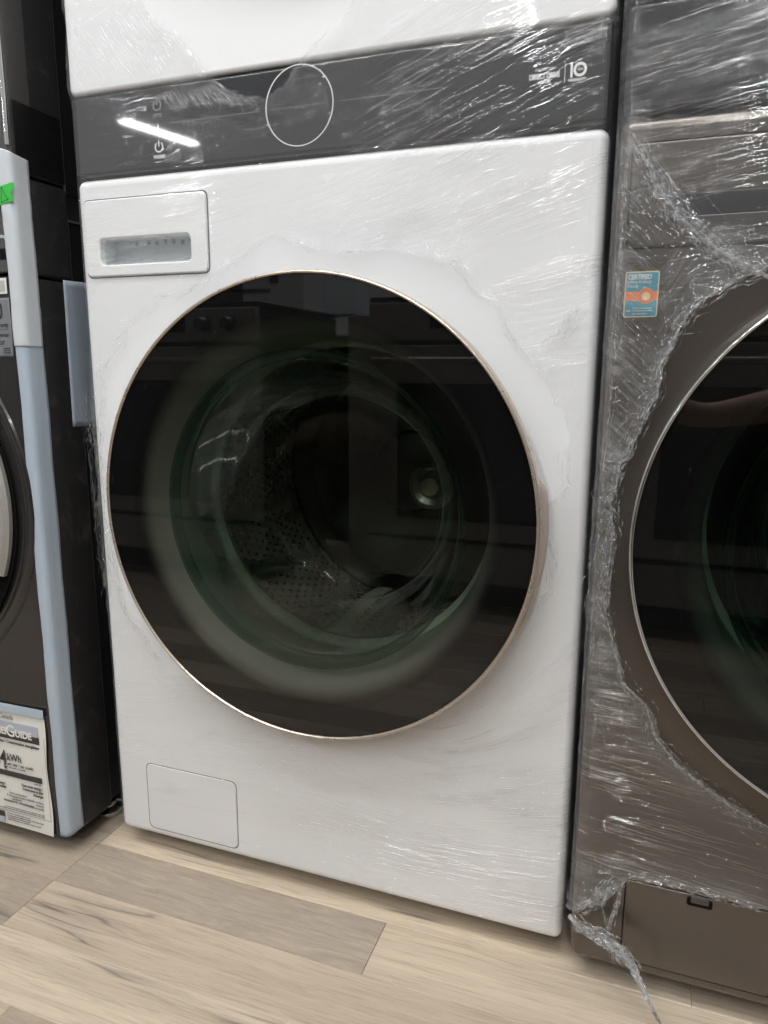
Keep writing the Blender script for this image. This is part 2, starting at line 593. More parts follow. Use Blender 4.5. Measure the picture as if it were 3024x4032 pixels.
fixed = {  # row -> joints and tones; row 0 lies just in front of the white machine
    -1: ([-1.3, -0.036, 0.86], [BROWN, LIGHT, TAN]),
    0: ([-0.95, -0.038, 0.463, 1.25], [BROWN, GREYB, LIGHT, TAN]),
    1: ([-1.15, -0.040, 1.02], [GREYB, TAN, TAN]),
    2: ([-1.3, -0.042, 0.98], [BROWN, LIGHT, BROWN]),
    3: ([-0.8, 0.08, 1.2], [TAN, BROWN, TAN]),
}
for row in range(-9, 42):
    y1 = -0.013 - PITCH * row
    y0 = y1 - PITCH
    if row in fixed:
        joints, tones = fixed[row]
        joints = [-2.2] + joints
        tones = tones
    else:
        joints = [-2.2 - random.random() * 0.8]
        while joints[-1] < 1.6:
            joints.append(joints[-1] + random.uniform(0.75, 1.35))
        tones = [random.choice(TONES) for _ in joints]
    joints = joints + [2.3]
    for i in range(len(joints) - 1):
        if joints[i + 1] - joints[i] > 0.05:
            tone = tones[i - 1] if row in fixed and i > 0 else (BROWN if row in fixed else tones[i])
            plank(joints[i], joints[i + 1], y0, y1, tone)

# =================================================================== ceiling tubes
def ceiling_light(x, y, z, ang, label, length=1.2):
    t = thing('ceiling_light', label, 'ceiling light', 'twin tube lamps on the shop ceiling')
    t.location = (x, y, z); t.rotation_euler = (0, 0, ang)
    box('housing', -0.085, 0.085, -length / 2 - 0.03, length / 2 + 0.03, 0.02, 0.075, M_housing, t, 0.006)
    for s in (-1, 1):
        tube('lamp_tube', [(s * 0.05, -length / 2, 0), (s * 0.05, length / 2, 0)], 0.012, M_tube, t, 10)
    return t


LZ = 3.7
lamp_spots = [(-5.35, -7.55, 0.26, 'far left behind the viewer'),
              (-0.45, -2.9, 0.0, 'first of the row behind the viewer'), (-0.45, -4.2, 0.0, 'second of the row behind the viewer'), (-0.45, -5.5, 0.0, 'third of the row behind the viewer'),
              (1.15, -2.9, 0.0, 'first of the row to the right behind the viewer'), (1.15, -4.2, 0.0, 'second of the row to the right behind the viewer'), (1.15, -5.5, 0.0, 'third of the row to the right behind the viewer'),
              (-2.3, -4.2, 0.0, 'added on the left to brighten the lower panels'), (2.8, -4.2, 0.0, 'added on the right to brighten the lower panels'),  # side lamps added to lift the light on the lower panels
              (-0.35, -0.95, PI / 2, 'added nearest on the left to brighten the floor'), (1.25, -0.95, PI / 2, 'added nearest on the right to brighten the floor'),  # two lamps added above the aisle to brighten the floor
              (-1.2, -1.6, PI / 2, 'above the dark left stack front'), (0.5, -1.6, PI / 2, 'above the white tower front')]
for lx, ly, la, w_ in lamp_spots:
    ceiling_light(lx, ly, LZ, la, 'lit twin tube ceiling lamp ' + w_, 1.12)


# =================================================================== doors and drums
def build_door(parent, cx, cz, y0, m_bezel, m_bezel2, m_glass, inner=True, grip=True):
    d = link('door', None, None, parent)
    d.location = (cx, y0, cz)
    lathe('bezel', [(0.285, 0.0), (0.2915, -0.001), (0.2915, -0.020), (0.2960, -0.022), (0.2972, -0.026), (0.2972, -0.033),
                    (0.2955, -0.0345), (0.2955, -0.036), (0.2982, -0.0375), (0.2984, -0.046), (0.2976, -0.0498), (0.2960, -0.0512),
                    (0.2944, -0.0507), (0.2938, -0.0470)], (0, 0, 0), m_bezel, d, 256, ang=70)
    g = lathe('glass', [(0.0, -0.0488), (0.1, -0.0488), (0.2, -0.0488), (0.2936, -0.0488)], (0, 0, 0), m_glass, d, 256)
    if grip:
        V, F = [], []
        n = 40
        prof = [(0.2905, -0.004), (0.0, -0.006), (0.0, -0.030), (0.2960, -0.033)]
        for i in range(n + 1):
            a = math.radians(-42 + 55 * i / n)
            tt = i / n
            w = min(1.0, (1 - tt) / 0.09) if tt > 0.5 else min(1.0, tt / 0.5)
            w = w * w * (3 - 2 * w)
            for k, (r, y) in enumerate(prof):
                if r == 0.0:
                    r = 0.2935 + 0.0085 * w
                V.append((r * math.cos(a), y, r * math.sin(a)))
        for i in range(n):
            for k in range(3):
                F.append((i * 4 + k, i * 4 + k + 1, i * 4 + 5 + k, i * 4 + 4 + k))
        me = smooth(from_py(V, F, 'grip'), 60)
        link('grip', me, m_bezel2, d)
    if inner:
        lathe('inner_frame', [(0.2925, -0.046), (0.274, -0.046), (0.272, -0.036), (0.272, 0.030), (0.285, 0.034)], (0, 0, 0), M_black, d)
        b = lathe('bowl', [(0.205, -0.030), (0.197, -0.022), (0.192, -0.006), (0.186, 0.03), (0.176, 0.075), (0.160, 0.115), (0.145, 0.130),
                           (0.120, 0.139), (0.085, 0.145), (0.040, 0.149), (0.0, 0.150)], (0, 0, 0), M_bowl, d, 128, ang=180)
        lathe('bowl_rim', [(0.2055, -0.032), (0.209, -0.029), (0.2055, -0.024), (0.198, -0.019), (0.196, -0.022)], (0, 0, 0), M_bowl, d, 128, ang=180)
    return d


def build_drum(parent, cx, cz, y0):
    c = (cx, y0, cz)
    gk = [(0.270, -0.034), (0.258, -0.0375), (0.246, -0.034), (0.238, -0.022), (0.232, -0.004), (0.227, 0.018), (0.223, 0.042), (0.221, 0.066), (0.222, 0.084),
          (0.226, 0.092), (0.221, 0.098), (0.214, 0.102), (0.215, 0.110), (0.222, 0.116), (0.240, 0.118)]
    lathe('gasket', gk, c, M_gasket, parent, 128, ang=180)
    # drum wall with soft embossed waves
    V, F = [], []
    na, ny = 192, 40
    for j in range(ny + 1):
        y = 0.112 + 0.33 * j / ny
        for i in range(na):
            a = 2 * PI * i / na
            w = math.sin(a * 15 + math.sin(j / ny * PI * 2) * 0.9)
            r = 0.262 - 0.011 * max(0, w) ** 2 * math.sin(PI * j / ny)
            if j == 0:
                r = 0.214
            if j == 1:
                r = 0.25
            V.append((r * math.cos(a), y, r * math.sin(a)))
    for j in range(ny):
        for i in range(na):
            F.append((j * na + i, j * na + (i + 1) % na, (j + 1) * na + (i + 1) % na, (j + 1) * na + i))
    o = link('drum', smooth(from_py(V, F, 'drum'), 60), M_drum, parent)
    o.location = c
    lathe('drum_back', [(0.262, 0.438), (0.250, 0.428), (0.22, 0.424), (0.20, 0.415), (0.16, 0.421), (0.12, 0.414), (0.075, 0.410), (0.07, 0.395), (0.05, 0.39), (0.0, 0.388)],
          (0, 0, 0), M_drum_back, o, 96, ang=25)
    lathe('round_disc', [(0.0, 0.372), (0.016, 0.373), (0.020, 0.378), (0.021, 0.386), (0.034, 0.380), (0.042, 0.384), (0.045, 0.400), (0.045, 0.42)], (0.045, 0.0, -0.022), M_disc, o, 48, ang=30)  # disc added off the drum axis for a round shape in the bowl
    # perforations (dark dimples) joined: far too many and small to pick apart
    V, F = [], []
    for ring in range(16):
        y = 0.135 + ring * 0.0185
        for i in range(105):
            if i % 7 not in (0, 1):
                a = 2 * PI * (i + 0.5 * (ring % 2)) / 105
                wv = math.sin(a * 15 + math.sin((y - 0.112) / 0.33 * PI * 2) * 0.9)
                r = 0.2605 - 0.011 * max(0, wv) ** 2 * math.sin(PI * (y - 0.112) / 0.33)
                b0 = len(V)
                for k in range(8):
                    th = 2 * PI * k / 8
                    da = 0.0027 * math.cos(th) / r
                    V.append((r * math.cos(a + da), y + 0.0027 * math.sin(th), r * math.sin(a + da)))
                F.append(tuple(range(b0, b0 + 8)))
    h = link('drum_holes', from_py(V, F, 'drum_holes'), M_blackm, o)
    h['kind'] = 'stuff'
    # three lifters: rounded fins with a perforated face
    for k in range(3):
        a = math.radians(-98 + 120 * k)
        V, F = [], []
        n, m = 18, 12
        for j in range(n + 1):
            s = j / n
            y = 0.135 + 0.28 * s
            env = math.sin(PI * min(1, max(0, s))) ** 0.35 if 0 < s < 1 else 0
            for i in range(m + 1):
                q = -1 + 2 * i / m
                hh = 0.058 * env * max(0, (1 - q * q)) ** 0.8
                wd = 0.055 * (0.55 + 0.45 * env)
                da = q * wd / 0.26
                r = 0.2615 - hh
                V.append((r * math.cos(a + da), y, r * math.sin(a + da)))
        for j in range(n):
            for i in range(m):
                F.append((j * (m + 1) + i, j * (m + 1) + i + 1, (j + 1) * (m + 1) + i + 1, (j + 1) * (m + 1) + i))
        lf = link('lifter', smooth(from_py(V, F, 'lifter'), 180), M_lifter, o)
        # raised studs along both flanks of the lifter
        V, F = [], []
        for j in range(3, 15):
            for q in (-0.62, -0.36, 0.36, 0.62):
                s = j / n
                y = 0.135 + 0.28 * s
                env = math.sin(PI * s) ** 0.35
                r = 0.2600 - 0.058 * env * (1 - q * q) ** 0.8 - 0.0012
                da = q * 0.055 * (0.55 + 0.45 * env) / 0.26
                b0 = len(V)
                for i8 in range(8):
                    th = 2 * PI * i8 / 8
                    V.append((r * math.cos(a + da + 0.0030 * math.cos(th) / r), y + 0.0030 * math.sin(th), r * math.sin(a + da + 0.0030 * math.cos(th) / r)))
                F.append(tuple(range(b0, b0 + 8)))
        sd2 = link('studs', from_py(V, F, 'studs'), M_blackm, lf)
        sd2['kind'] = 'stuff'
    return o


# =================================================================== white laundry tower
W, ZB, ZT, ZC = 0.700, 0.030, 1.0145, 1.1185
DX, DZ = 0.3568, 0.5802
tower = thing('laundry_tower', 'white stacked laundry tower with bronze-rimmed round door, wrapped in clear film', 'laundry tower')
slot_out = rr(0.0365, 0.1823, 0.902, 0.9358, 0.006)
drawer_out = rr(0.0122, 0.2077, 0.8868, 0.9862, 0.008)
cover_out = rr(0.0568, 0.2180, 0.0448, 0.1556, 0.010)


def grow(lp, d):
    cx = sum(p[0] for p in lp) / len(lp); cz = sum(p[1] for p in lp) / len(lp)
    xs = [p[0] for p in lp]; zs = [p[1] for p in lp]
    fx = (max(xs) - min(xs) + 2 * d) / (max(xs) - min(xs)); fz = (max(zs) - min(zs) + 2 * d) / (max(zs) - min(zs))
    return [(cx + (p[0] - cx) * fx, cz + (p[1] - cz) * fz) for p in lp]


open_front(box('cabinet', 0.004, W - 0.004, 0.034, 0.70, ZB + 0.01, 1.86, M_side, tower, 0.006))
fp = plate('washer_front', [rr(0.0, W, ZB, ZT, 0.012), circ(DX, DZ, 0.275, 96)], 0.0, 0.04, 0.011, M_white, tower, 5)
def groove(name, lp, w, y, parent, mat):
    return plate(name, [grow(lp, w), lp], y, 0.002, 0.0002, mat, parent, 1)


dr = plate('dispenser_drawer', [drawer_out, slot_out], -0.0035, 0.012, 0.0022, M_white, tower, 3)
groove('drawer_gap', drawer_out, 0.0016, -0.0004, dr, M_groove)
def cut_boxes(o, boxes):
    """open rectangular pockets in a plate (baked into its mesh)"""
    tmp = []
    for b in boxes:
        c = box('cutter', *b, None, None)
        md = o.modifiers.new('cut', 'BOOLEAN'); md.operation = 'DIFFERENCE'; md.object = c; md.solver = 'EXACT'
        tmp.append(c)
    for m in [m for m in o.modifiers if m.type == 'WEIGHTED_NORMAL']:
        o.modifiers.remove(m)
    dg = bpy.context.evaluated_depsgraph_get(); dg.update()
    me = bpy.data.meshes.new_from_object(o.evaluated_get(dg))
    o.modifiers.clear()
    o.data = me
    smooth(me, 50)
    wn = o.modifiers.new('wn', 'WEIGHTED_NORMAL'); wn.keep_sharp = True; wn.weight = 100
    for c in tmp:
        bpy.data.objects.remove(c)


def pocket(name, x0, x1, z0, z1, y0, depth, mat, parent, slope=0.012):
    V = [(x0, y0, z1), (x1, y0, z1), (x1, y0, z0), (x0, y0, z0),
         (x0, y0 + depth, z1), (x1, y0 + depth, z1), (x1, y0 + depth, z0 + slope), (x0, y0 + depth, z0 + slope)]
    F = [(0, 4, 5, 1), (1, 5, 6, 2), (2, 6, 7, 3), (3, 7, 4, 0), (4, 7, 6, 5)]
    return link(name, from_py(V, F, name), mat, parent)


cut_boxes(fp, [(0.0345, 0.1843, -0.02, 0.06, 0.9000, 0.9378)])
M_pocket = simple('slot_pocket_plastic', (0.70, 0.73, 0.75), 0.28, 0, 0.5, 0.3)
pocket('handle_recess', 0.0350, 0.1838, 0.9005, 0.9373, 0.003, 0.028, M_pocket, dr)
V, F = [], []
for (px, pz) in [(0.092, .9345), (0.105, .934), (0.119, .935), (0.133, .9345), (0.147, .933), (0.1605, .935), (0.173, .934), (0.072, .934)]:
    b0 = len(V)
    for k in range(12):
        V.append((px + 0.0032 * math.cos(k * PI / 6), 0.0305, pz - 0.001 + 0.0032 * math.sin(k * PI / 6)))
    F.append(tuple(range(b0, b0 + 12))[::-1])
link('recess_dots', from_py(V, F, 'dots'), simple('grey_dots', (0.36, 0.38, 0.40), 0.5), dr)
cv = plate('service_cover', [cover_out], -0.0012, 0.006, 0.0012, M_white_matte, tower, 2)
groove('cover_gap', cover_out, 0.0012, -0.0003, cv, M_groove)

ctl = plate('control_panel', [rr(0.001, W - 0.001, ZT + 0.0025, ZC - 0.002, 0.006)], -0.001, 0.04, 0.005, M_control, tower, 5)
ty = -0.0014
plate('dial_ring', [circ(0.3413, 1.0715, 0.0450, 96), circ(0.3413, 1.0715, 0.0438, 96)], ty, 0.0006, 0.0001, M_print, ctl, 1)
for a, b, m in ((0.158, 0.2883, M_print_dim), (0.3033, 0.3788, M_print_dim), (0.3944, 0.5232, M_print_dim)):
    box('display_line', a, b, ty, ty + 0.0004, 1.0706, 1.0711, m, ctl)


def power_icon(x, z, s, mat):
    pts = []
    for i in range(33):
        a = math.radians(125 + 290 * i / 32)
        pts.append((x + s * math.cos(a), z + s * math.sin(a)))
    w = s * 0.13
    outer = [(x + (s + w) * math.cos(math.radians(125 + 290 * i / 32)), z + (s + w) * math.sin(math.radians(125 + 290 * i / 32))) for i in range(33)]
    inner = [(x + (s - w) * math.cos(math.radians(125 + 290 * i / 32)), z + (s - w) * math.sin(math.radians(125 + 290 * i / 32))) for i in range(33)]
    plate('power_icon', [outer + inner[::-1]], ty, 0.0006, 0.0001, mat, ctl, 1)
    box('power_icon', x - w * 0.8, x + w * 0.8, ty, ty + 0.0006, z + s * 0.1, z + s * 1.35, mat, ctl)


power_icon(0.1397, 1.0440, 0.0058, M_print)
power_icon(0.1395, 1.0935, 0.0058, M_print_dim)
text('lettering', 'WASHER', 0.1401, 1.0302, ty, 0.0062, M_print, ctl, 'CENTER', 0.74, 1.0, 0.00012)
text('lettering', 'DRYER', 0.1398, 1.0795, ty, 0.0062, M_print_dim, ctl, 'CENTER', 0.72)
text('lettering', 'INVERTER', 0.6301, 1.0742, ty, 0.0042, M_print, ctl, 'CENTER', 0.78, 1.45)
text('lettering', 'DIRECT DRIVE', 0.6301, 1.0668, ty, 0.0072, M_print, ctl, 'CENTER', 0.76, 0.9, 0.00022)
text('lettering', 'MOTOR', 0.6301, 1.0618, ty, 0.0044, M_print, ctl, 'CENTER', 0.82, 1.0, 0.0001)
box('divider_line', 0.6512, 0.6516, ty, ty + 0.0004, 1.0603, 1.0790, M_print, ctl)
text('lettering', '1', 0.6552, 1.0652, ty, 0.0190, M_print, ctl, 'LEFT', 0.62, 1.0, 0.0008)
plate('warranty_ring', [circ(0.6668, 1.0714, 0.0069, 48), circ(0.6668, 1.0714, 0.0043, 48)], ty, 0.0006, 0.0001, M_print, ctl, 1)
text('lettering', 'YEAR', 0.6668, 1.0704, ty, 0.0030, M_print, ctl, 'CENTER', 0.9)
text('lettering', 'WARRANTY', 0.6640, 1.0604, ty, 0.0040, M_print, ctl, 'CENTER', 0.80, 1.0, 0.0001)

dryer = plate('dryer_front', [rr(0.0, W, ZC, 1.86, 0.010)], 0.0, 0.04, 0.006, M_white, tower, 5)
build_door(tower, DX, DZ, 0.0, M_bronze, M_bronze2, M_glass)
build_drum(tower, DX, DZ, 0.0)
build_door(tower, DX, 1.60, 0.0, M_bronze, M_bronze2, M_black, inner=False, grip=False)
for fx in (0.06, 0.64):
    for fy in (0.08, 0.62):
        lathe('foot', [(0.0, 0.0), (0.022, 0.0), (0.022, 0.014), (0.012, 0.016), (0.012, 0.045), (0.0, 0.045)], (fx, fy, 0.0), M_rubber, tower, 20).rotation_euler = (PI / 2, 0, 0)

# =================================================================== graphite laundry tower on the right
GX, GY = 0.712, -0.020
gt = thing('laundry_tower', 'graphite brown laundry tower with chrome-rimmed door, under torn clear film', 'laundry tower')
GDX, GDZ = 1.048, 0.587
open_front(box('cabinet', GX + 0.004, GX + W - 0.004, GY + 0.034, 0.70, ZB + 0.01, 1.86, M_side, gt, 0.006))
gdraw = rr(GX + 0.0140, GX + 0.420, 0.8880, 0.9880, 0.007)
gcov = rr(GX + 0.062, GX + 0.226, 0.0480, 0.1585, 0.004)
gf = plate('washer_front', [rr(GX, GX + W, ZB, ZT, 0.012), circ(GDX, GDZ, 0.275, 96)], GY, 0.04, 0.013, M_graph, gt, 5)
gd = plate('dispenser_drawer', [gdraw], GY - 0.003, 0.008, 0.0022, M_graph, gt, 3)
groove('drawer_gap', gdraw, 0.0016, GY - 0.0004, gd, M_blackm)
gs = plate('handle_slot', [rr(GX + 0.0545, GX + 0.38, 0.9165, 0.9370, 0.003)], GY - 0.0036, 0.002, 0.0005, M_black, gd, 1)
plate('handle_slot_lip', [rr(GX + 0.0545, GX + 0.38, 0.9020, 0.9160, 0.002)], GY - 0.0042, 0.004, 0.001, M_graph2, gd, 1)
gc = plate('service_cover', [gcov], GY - 0.0012, 0.006, 0.001, M_graph, gt, 2)
groove('cover_gap', gcov, 0.0014, GY - 0.0003, gc, M_blackm)
plate('cover_clip', [rr(GX + 0.130, GX + 0.158, 0.1445, 0.1560, 0.003)], GY - 0.0020, 0.003, 0.0005, M_blackm, gc, 2)
plate('cover_clip_tab', [rr(GX + 0.134, GX + 0.154, 0.1490, 0.1575, 0.002)], GY - 0.0030, 0.003, 0.0008, M_graph2, gc, 2)
plate('control_panel', [rr(GX + 0.001, GX + W - 0.001, ZT + 0.0025, ZC - 0.002, 0.006)], GY - 0.001, 0.04, 0.005, M_control, gt, 5)
plate('dryer_front', [rr(GX, GX + W, ZC, 1.86, 0.010)], GY, 0.04, 0.012, M_graph, gt, 5)
build_door(gt, GDX, GDZ, GY, M_chrome, M_bronze2, M_glass_d, grip=False)
build_drum(gt, GDX, GDZ, GY)
build_door(gt, GDX, 1.60, GY, M_chrome, M_bronze2, M_black, inner=False, grip=False)
for fx in (0.06, 0.64):
    for fy in (0.08, 0.62):
        lathe('foot', [(0.0, 0.0), (0.022, 0.0), (0.022, 0.014), (0.012, 0.016), (0.012, 0.045), (0.0, 0.045)], (GX + fx, GY + fy, 0.0), M_rubber, gt, 20).rotation_euler = (PI / 2, 0, 0)
# allergy sticker on the graphite front
st = thing('sticker', 'teal and orange certified sticker on the graphite front', 'sticker')
sx0, sx1, sz0, sz1 = 0.7265, 0.7600, 0.8185, 0.8645
sy = GY - 0.0008
plate('backing', [rr(sx0, sx1, sz0, sz1, 0.0025)], sy, 0.0006, 0.0001, M_cream, st, 1)
plate('teal_field', [rr(sx0 + 0.001, sx1 - 0.001, sz0 + 0.001, sz1 - 0.001, 0.0016)], sy - 0.0002, 0.0003, 0.00005, M_teal, st, 1)
zc_ = 0.8398
band = []
xa, xb = sx0 + 0.001, sx1 - 0.001
cxm, rm = sx0 + 0.0215, 0.0082
band = [(xa, zc_ - 0.0045), (cxm - 0.0068, zc_ - 0.0045)] + [(cxm + rm * math.cos(a), zc_ + rm * math.sin(a)) for a in np.linspace(math.radians(213), math.radians(327), 14)] + \
       [(xb, zc_ - 0.0045), (xb, zc_ + 0.0045)] + [(cxm + rm * math.cos(a), zc_ + rm * math.sin(a)) for a in np.linspace(math.radians(33), math.radians(147), 14)] + [(xa, zc_ + 0.0045)]
plate('orange_band', [band], sy - 0.0004, 0.0003, 0.00005, M_orange, st, 1)
plate('emblem_ring', [circ(cxm, zc_, 0.0063, 40), circ(cxm, zc_, 0.0056, 40)], sy - 0.0006, 0.0003, 0.00005, M_ink_soft, st, 1)
plate('emblem_disc', [circ(cxm, zc_ - 0.0005, 0.0042, 32)], sy - 0.0006, 0.0003, 0.00005, M_cream, st, 1)
text('lettering', 'CERTIFIED', sx0 + 0.0026, 0.8568, sy - 0.0006, 0.0066, M_paper, st, 'LEFT', 0.80, 0.95, 0.0002)
text('lettering', 'asthma & allergy', sx0 + 0.0024, 0.8528, sy - 0.0006, 0.0044, M_paper, st, 'LEFT', 0.82)
text('lettering', 'friendly', sx0 + 0.0024, 0.8484, sy - 0.0006, 0.0044, M_paper, st, 'LEFT', 0.85)
text('lettering', 'aafa', sx0 + 0.0026, 0.8243, sy - 0.0006, 0.0036, M_paper, st, 'LEFT', 0.8)
text('lettering', 'Asthma and Allergy', sx0 + 0.0085, 0.8268, sy - 0.0006, 0.0027, M_paper, st, 'LEFT', 0.9)
text('lettering', 'Foundation of America', sx0 + 0.0085, 0.8243, sy - 0.0006, 0.0027, M_paper, st, 'LEFT', 0.82)
text('lettering', 'aafa.org/certified', sx0 + 0.0085, 0.8213, sy - 0.0006, 0.0024, M_paper, st, 'LEFT', 0.9)

# =================================================================== dark stacked pair on the left
LX1, LY, LW = -0.054, -0.057, 0.686
LX0 = LX1 - LW
lt = thing('stacked_washer_dryer', 'black steel washer and dryer stack on the left with taped edge', 'washer dryer')


def corner_profile(x1, y0, r, n, yback):
    """front face to right side around a rounded corner, as (x, y)"""
    pts = []
    for i in range(n + 1):
        a = PI / 2 * i / n
        pts.append((x1 - r + r * math.sin(a), y0 + r - r * math.cos(a)))
    return pts


def wrapbody(name, x0, x1, y0, yb, z0, z1, r, mat, parent, top_r=0.004):
    prof = [(x0, yb), (x0, y0)] + corner_profile(x1, y0, r, 8, yb) + [(x1, yb)]
    zs = [(z0, top_r), (z0 + top_r, 0), (z1 - top_r, 0), (z1, top_r)]
    V, F = [], []
    k = len(prof)
    for z, ins in zs:
        for x, y in prof:
            V.append((x - (ins if x > x0 + 0.01 else -ins), y + (ins if y < yb - 0.001 else 0), z))
    for j in range(len(zs) - 1):
        for i in range(k - 1):
            F.append((j * k + i, j * k + i + 1, (j + 1) * k + i + 1, (j + 1) * k + i))
    F.append(tuple(range(k))[::-1]); F.append(tuple((len(zs) - 1) * k + i for i in range(k)))
    o = link(name, smooth(from_py(V, F, name), 45), mat, parent)
    wn = o.modifiers.new('wn', 'WEIGHTED_NORMAL'); wn.keep_sharp = True; wn.weight = 100
    return o


wrapbody('washer_front', LX0, LX1, LY, 0.039, 0.030, 0.8868, 0.006, M_dark, lt)
wrapbody('control_panel', LX0, LX1, LY, 0.039, 0.8892, 1.0165, 0.006, M_dark_ctrl, lt)
wrapbody('dryer_front', LX0, LX1, LY, 0.039, 1.0195, 1.90, 0.006, M_dark_ctrl, lt)
# thin dusty side skins, the frame's flanks are duller than the front
box('frame_flank', LX1 - 0.002, LX1 + 0.0008, LY + 0.020, 0.0385, 0.036, 0.884, M_dark_side, lt, 0.0006, 1)
box('frame_flank', LX1 - 0.002, LX1 + 0.0008, LY + 0.020, 0.0385, 0.8915, 1.0135, M_dark_side, lt, 0.0006, 1)
box('frame_flank', LX1 - 0.002, LX1 + 0.0008, LY + 0.040, 0.0385, 1.022, 1.895, M_dark_side, lt, 0.0006, 1)
box('cabinet', LX0 + 0.003, LX1 - 0.003, 0.0405, 0.62, 0.040, 0.975, M_side, lt, 0.003)
box('dryer_cabinet', LX0 + 0.003, LX1 - 0.003, 0.0405, 0.62, 1.008, 1.88, M_side, lt, 0.003)
M_seam = simple('bright_seam_edge', (0.33, 0.32, 0.29), 0.4, 0.6)
box('side_seam', LX1 - 0.003, LX1 - 0.0004, 0.0388, 0.0404, 0.040, 0.975, M_seam, lt)
box('side_seam', LX1 - 0.003, LX1 - 0.0004, 0.0388, 0.0404, 1.008, 1.88, M_seam, lt)
box('side_rail', LX1 - 0.003, LX1 - 0.0012, 0.0405, 0.10, 0.972, 0.9745, M_seam, lt)
tube('edge_trim', [(LX1 - 0.0035, LY + 0.002, 1.05), (LX1 - 0.0035, LY + 0.002, 1.88)], 0.0035, M_chrome, lt, 10)
box('dark_patch', LX1 + 0.0002, LX1 + 0.0016, LY + 0.010, 0.036, 1.022, 1.108, M_black, lt, 0.0005, 1)  # flat black rectangle low on the dryer's side
# dryer front glass with a curved sheen line
lathe('dryer_door', [(0.0, -0.02), (0.20, -0.018), (0.26, -0.012), (0.285, -0.002), (0.295, 0.004)], (-0.372, LY, 1.43), M_dark, lt, 96)
# slot, lip, print and door of the washer
ly = LY - 0.0008
plate('drawer_slot', [rr(LX0 + 0.02, -0.0715, 0.9075, 0.9215, 0.004)], ly - 0.0002, 0.002, 0.0003, M_blackm, lt, 2)
text('lettering', 'SmartThings', -0.0700, 0.9350, ly, 0.0078, M_print, lt, 'RIGHT', 0.85)
lathe('door_surround', [(0.2945, 0.0), (0.2920, -0.0025), (0.2800, -0.003), (0.2655, 0.004), (0.2635, 0.012)], (-0.3583, LY - 0.0005, 0.5627), M_dark, lt, 128, ang=40)
lathe('door_gap', [(0.2640, 0.004), (0.2560, 0.0065), (0.22, 0.0068)], (-0.3583, LY - 0.010, 0.5627), M_blackm, lt, 128)
lathe('door', [(0.0, -0.055), (0.10, -0.054), (0.18, -0.050), (0.215, -0.042), (0.228, -0.030), (0.231, -0.010), (0.231, 0.0)], (-0.3583, LY - 0.004, 0.5627), M_black, lt, 128, ang=40)
lathe('door_grip', [(0.2320, -0.012), (0.2500, -0.012), (0.2565, -0.006), (0.2565, 0.0)], (-0.3583, LY - 0.006, 0.5627), M_silver, lt, 40, math.radians(-24), math.radians(28), ang=40)
for fx in (LX0 + 0.06, LX1 - 0.03):
    f_ = lathe('foot', [(0.0, 0.0), (0.024, 0.0), (0.026, 0.004), (0.026, 0.010), (0.015, 0.016), (0.015, 0.022)], (fx, 0.062, 0.0), M_screw, lt, 24)
    f_.rotation_euler = (PI / 2, 0, 0)
    lathe('foot_bolt', [(0.010, 0.012), (0.010, 0.046), (0.0, 0.046)], (0, 0, 0), M_screw, f_, 12)


def wrap_tape(name, xl, yb, z0, z1, mat, label, off, slant0=0.0, slant1=0.0, wr=0.0006, seed=0):
    """tape folded round the right front corner of the dark stack"""
    CR_ = 0.006
    r = CR_ + off
    path = []
    xs = np.linspace(xl, LX1 - CR_, 6)
    for x in xs[:-1]:
        path.append((x, LY - off, 0))
    for i in range(9):
        a = PI / 2 * i / 8
        path.append((LX1 - CR_ + r * math.sin(a), LY + CR_ - r * math.cos(a), a))
    for y in np.linspace(LY + CR_, yb, 6)[1:]:
        path.append((LX1 + off + (0.0012 if y > LY + 0.02 else 0.0006), y, PI / 2))
    n = 120
    V, F = [], []
    k = len(path)
    g = np.random.default_rng(seed)
    ph = g.random(6) * 6
    for j in range(n + 1):
        s = j / n
        for i, (x, y, a) in enumerate(path):
            t = i / (k - 1)
            zz0 = z0 + slant0 * t
            zz1 = z1 + slant1 * t
            z = zz0 + (zz1 - zz0) * s
            d = wr * (math.sin(z * 61 + ph[0] + t * 3) * math.sin(z * 23 + ph[1]) + 0.7 * math.sin(z * 140 + t * 9 + ph[2]) * max(0, math.sin(z * 13 + ph[3])) ** 3)
            e = 0.0007 * math.sin(z * 37 + ph[4]) if i in (0, k - 1) else 0
            dx, dy = math.sin(a), -math.cos(a)
            V.append((x + dx * abs(d) + (e if i == 0 else 0), y + dy * abs(d) + (e if i == k - 1 else 0), z))
    for j in range(n):
        for i in range(k - 1):
            F.append((j * k + i, j * k + i + 1, (j + 1) * k + i + 1, (j + 1) * k + i))
    o = link(name, smooth(from_py(V, F, name), 180), mat)
    md = o.modifiers.new('thickness', 'SOLIDIFY'); md.thickness = 0.0002; md.offset = 1
    return tag(o, label, 'tape')


wrap_tape('tape_strip', -0.0712, -0.0285, 0.034, 0.845, M_tape_blue, 'long pale blue tape strip down the corner of the dark left stack', 0.0012, 0.004, 0.0, 0.0004, 3)
wrap_tape('tape_strip', -0.0722, -0.0300, 0.792, 1.0475, M_tape_white, 'wrinkled pale grey tape over the top end of the blue strip', 0.0021, 0.0, -0.011, 0.0005, 5)
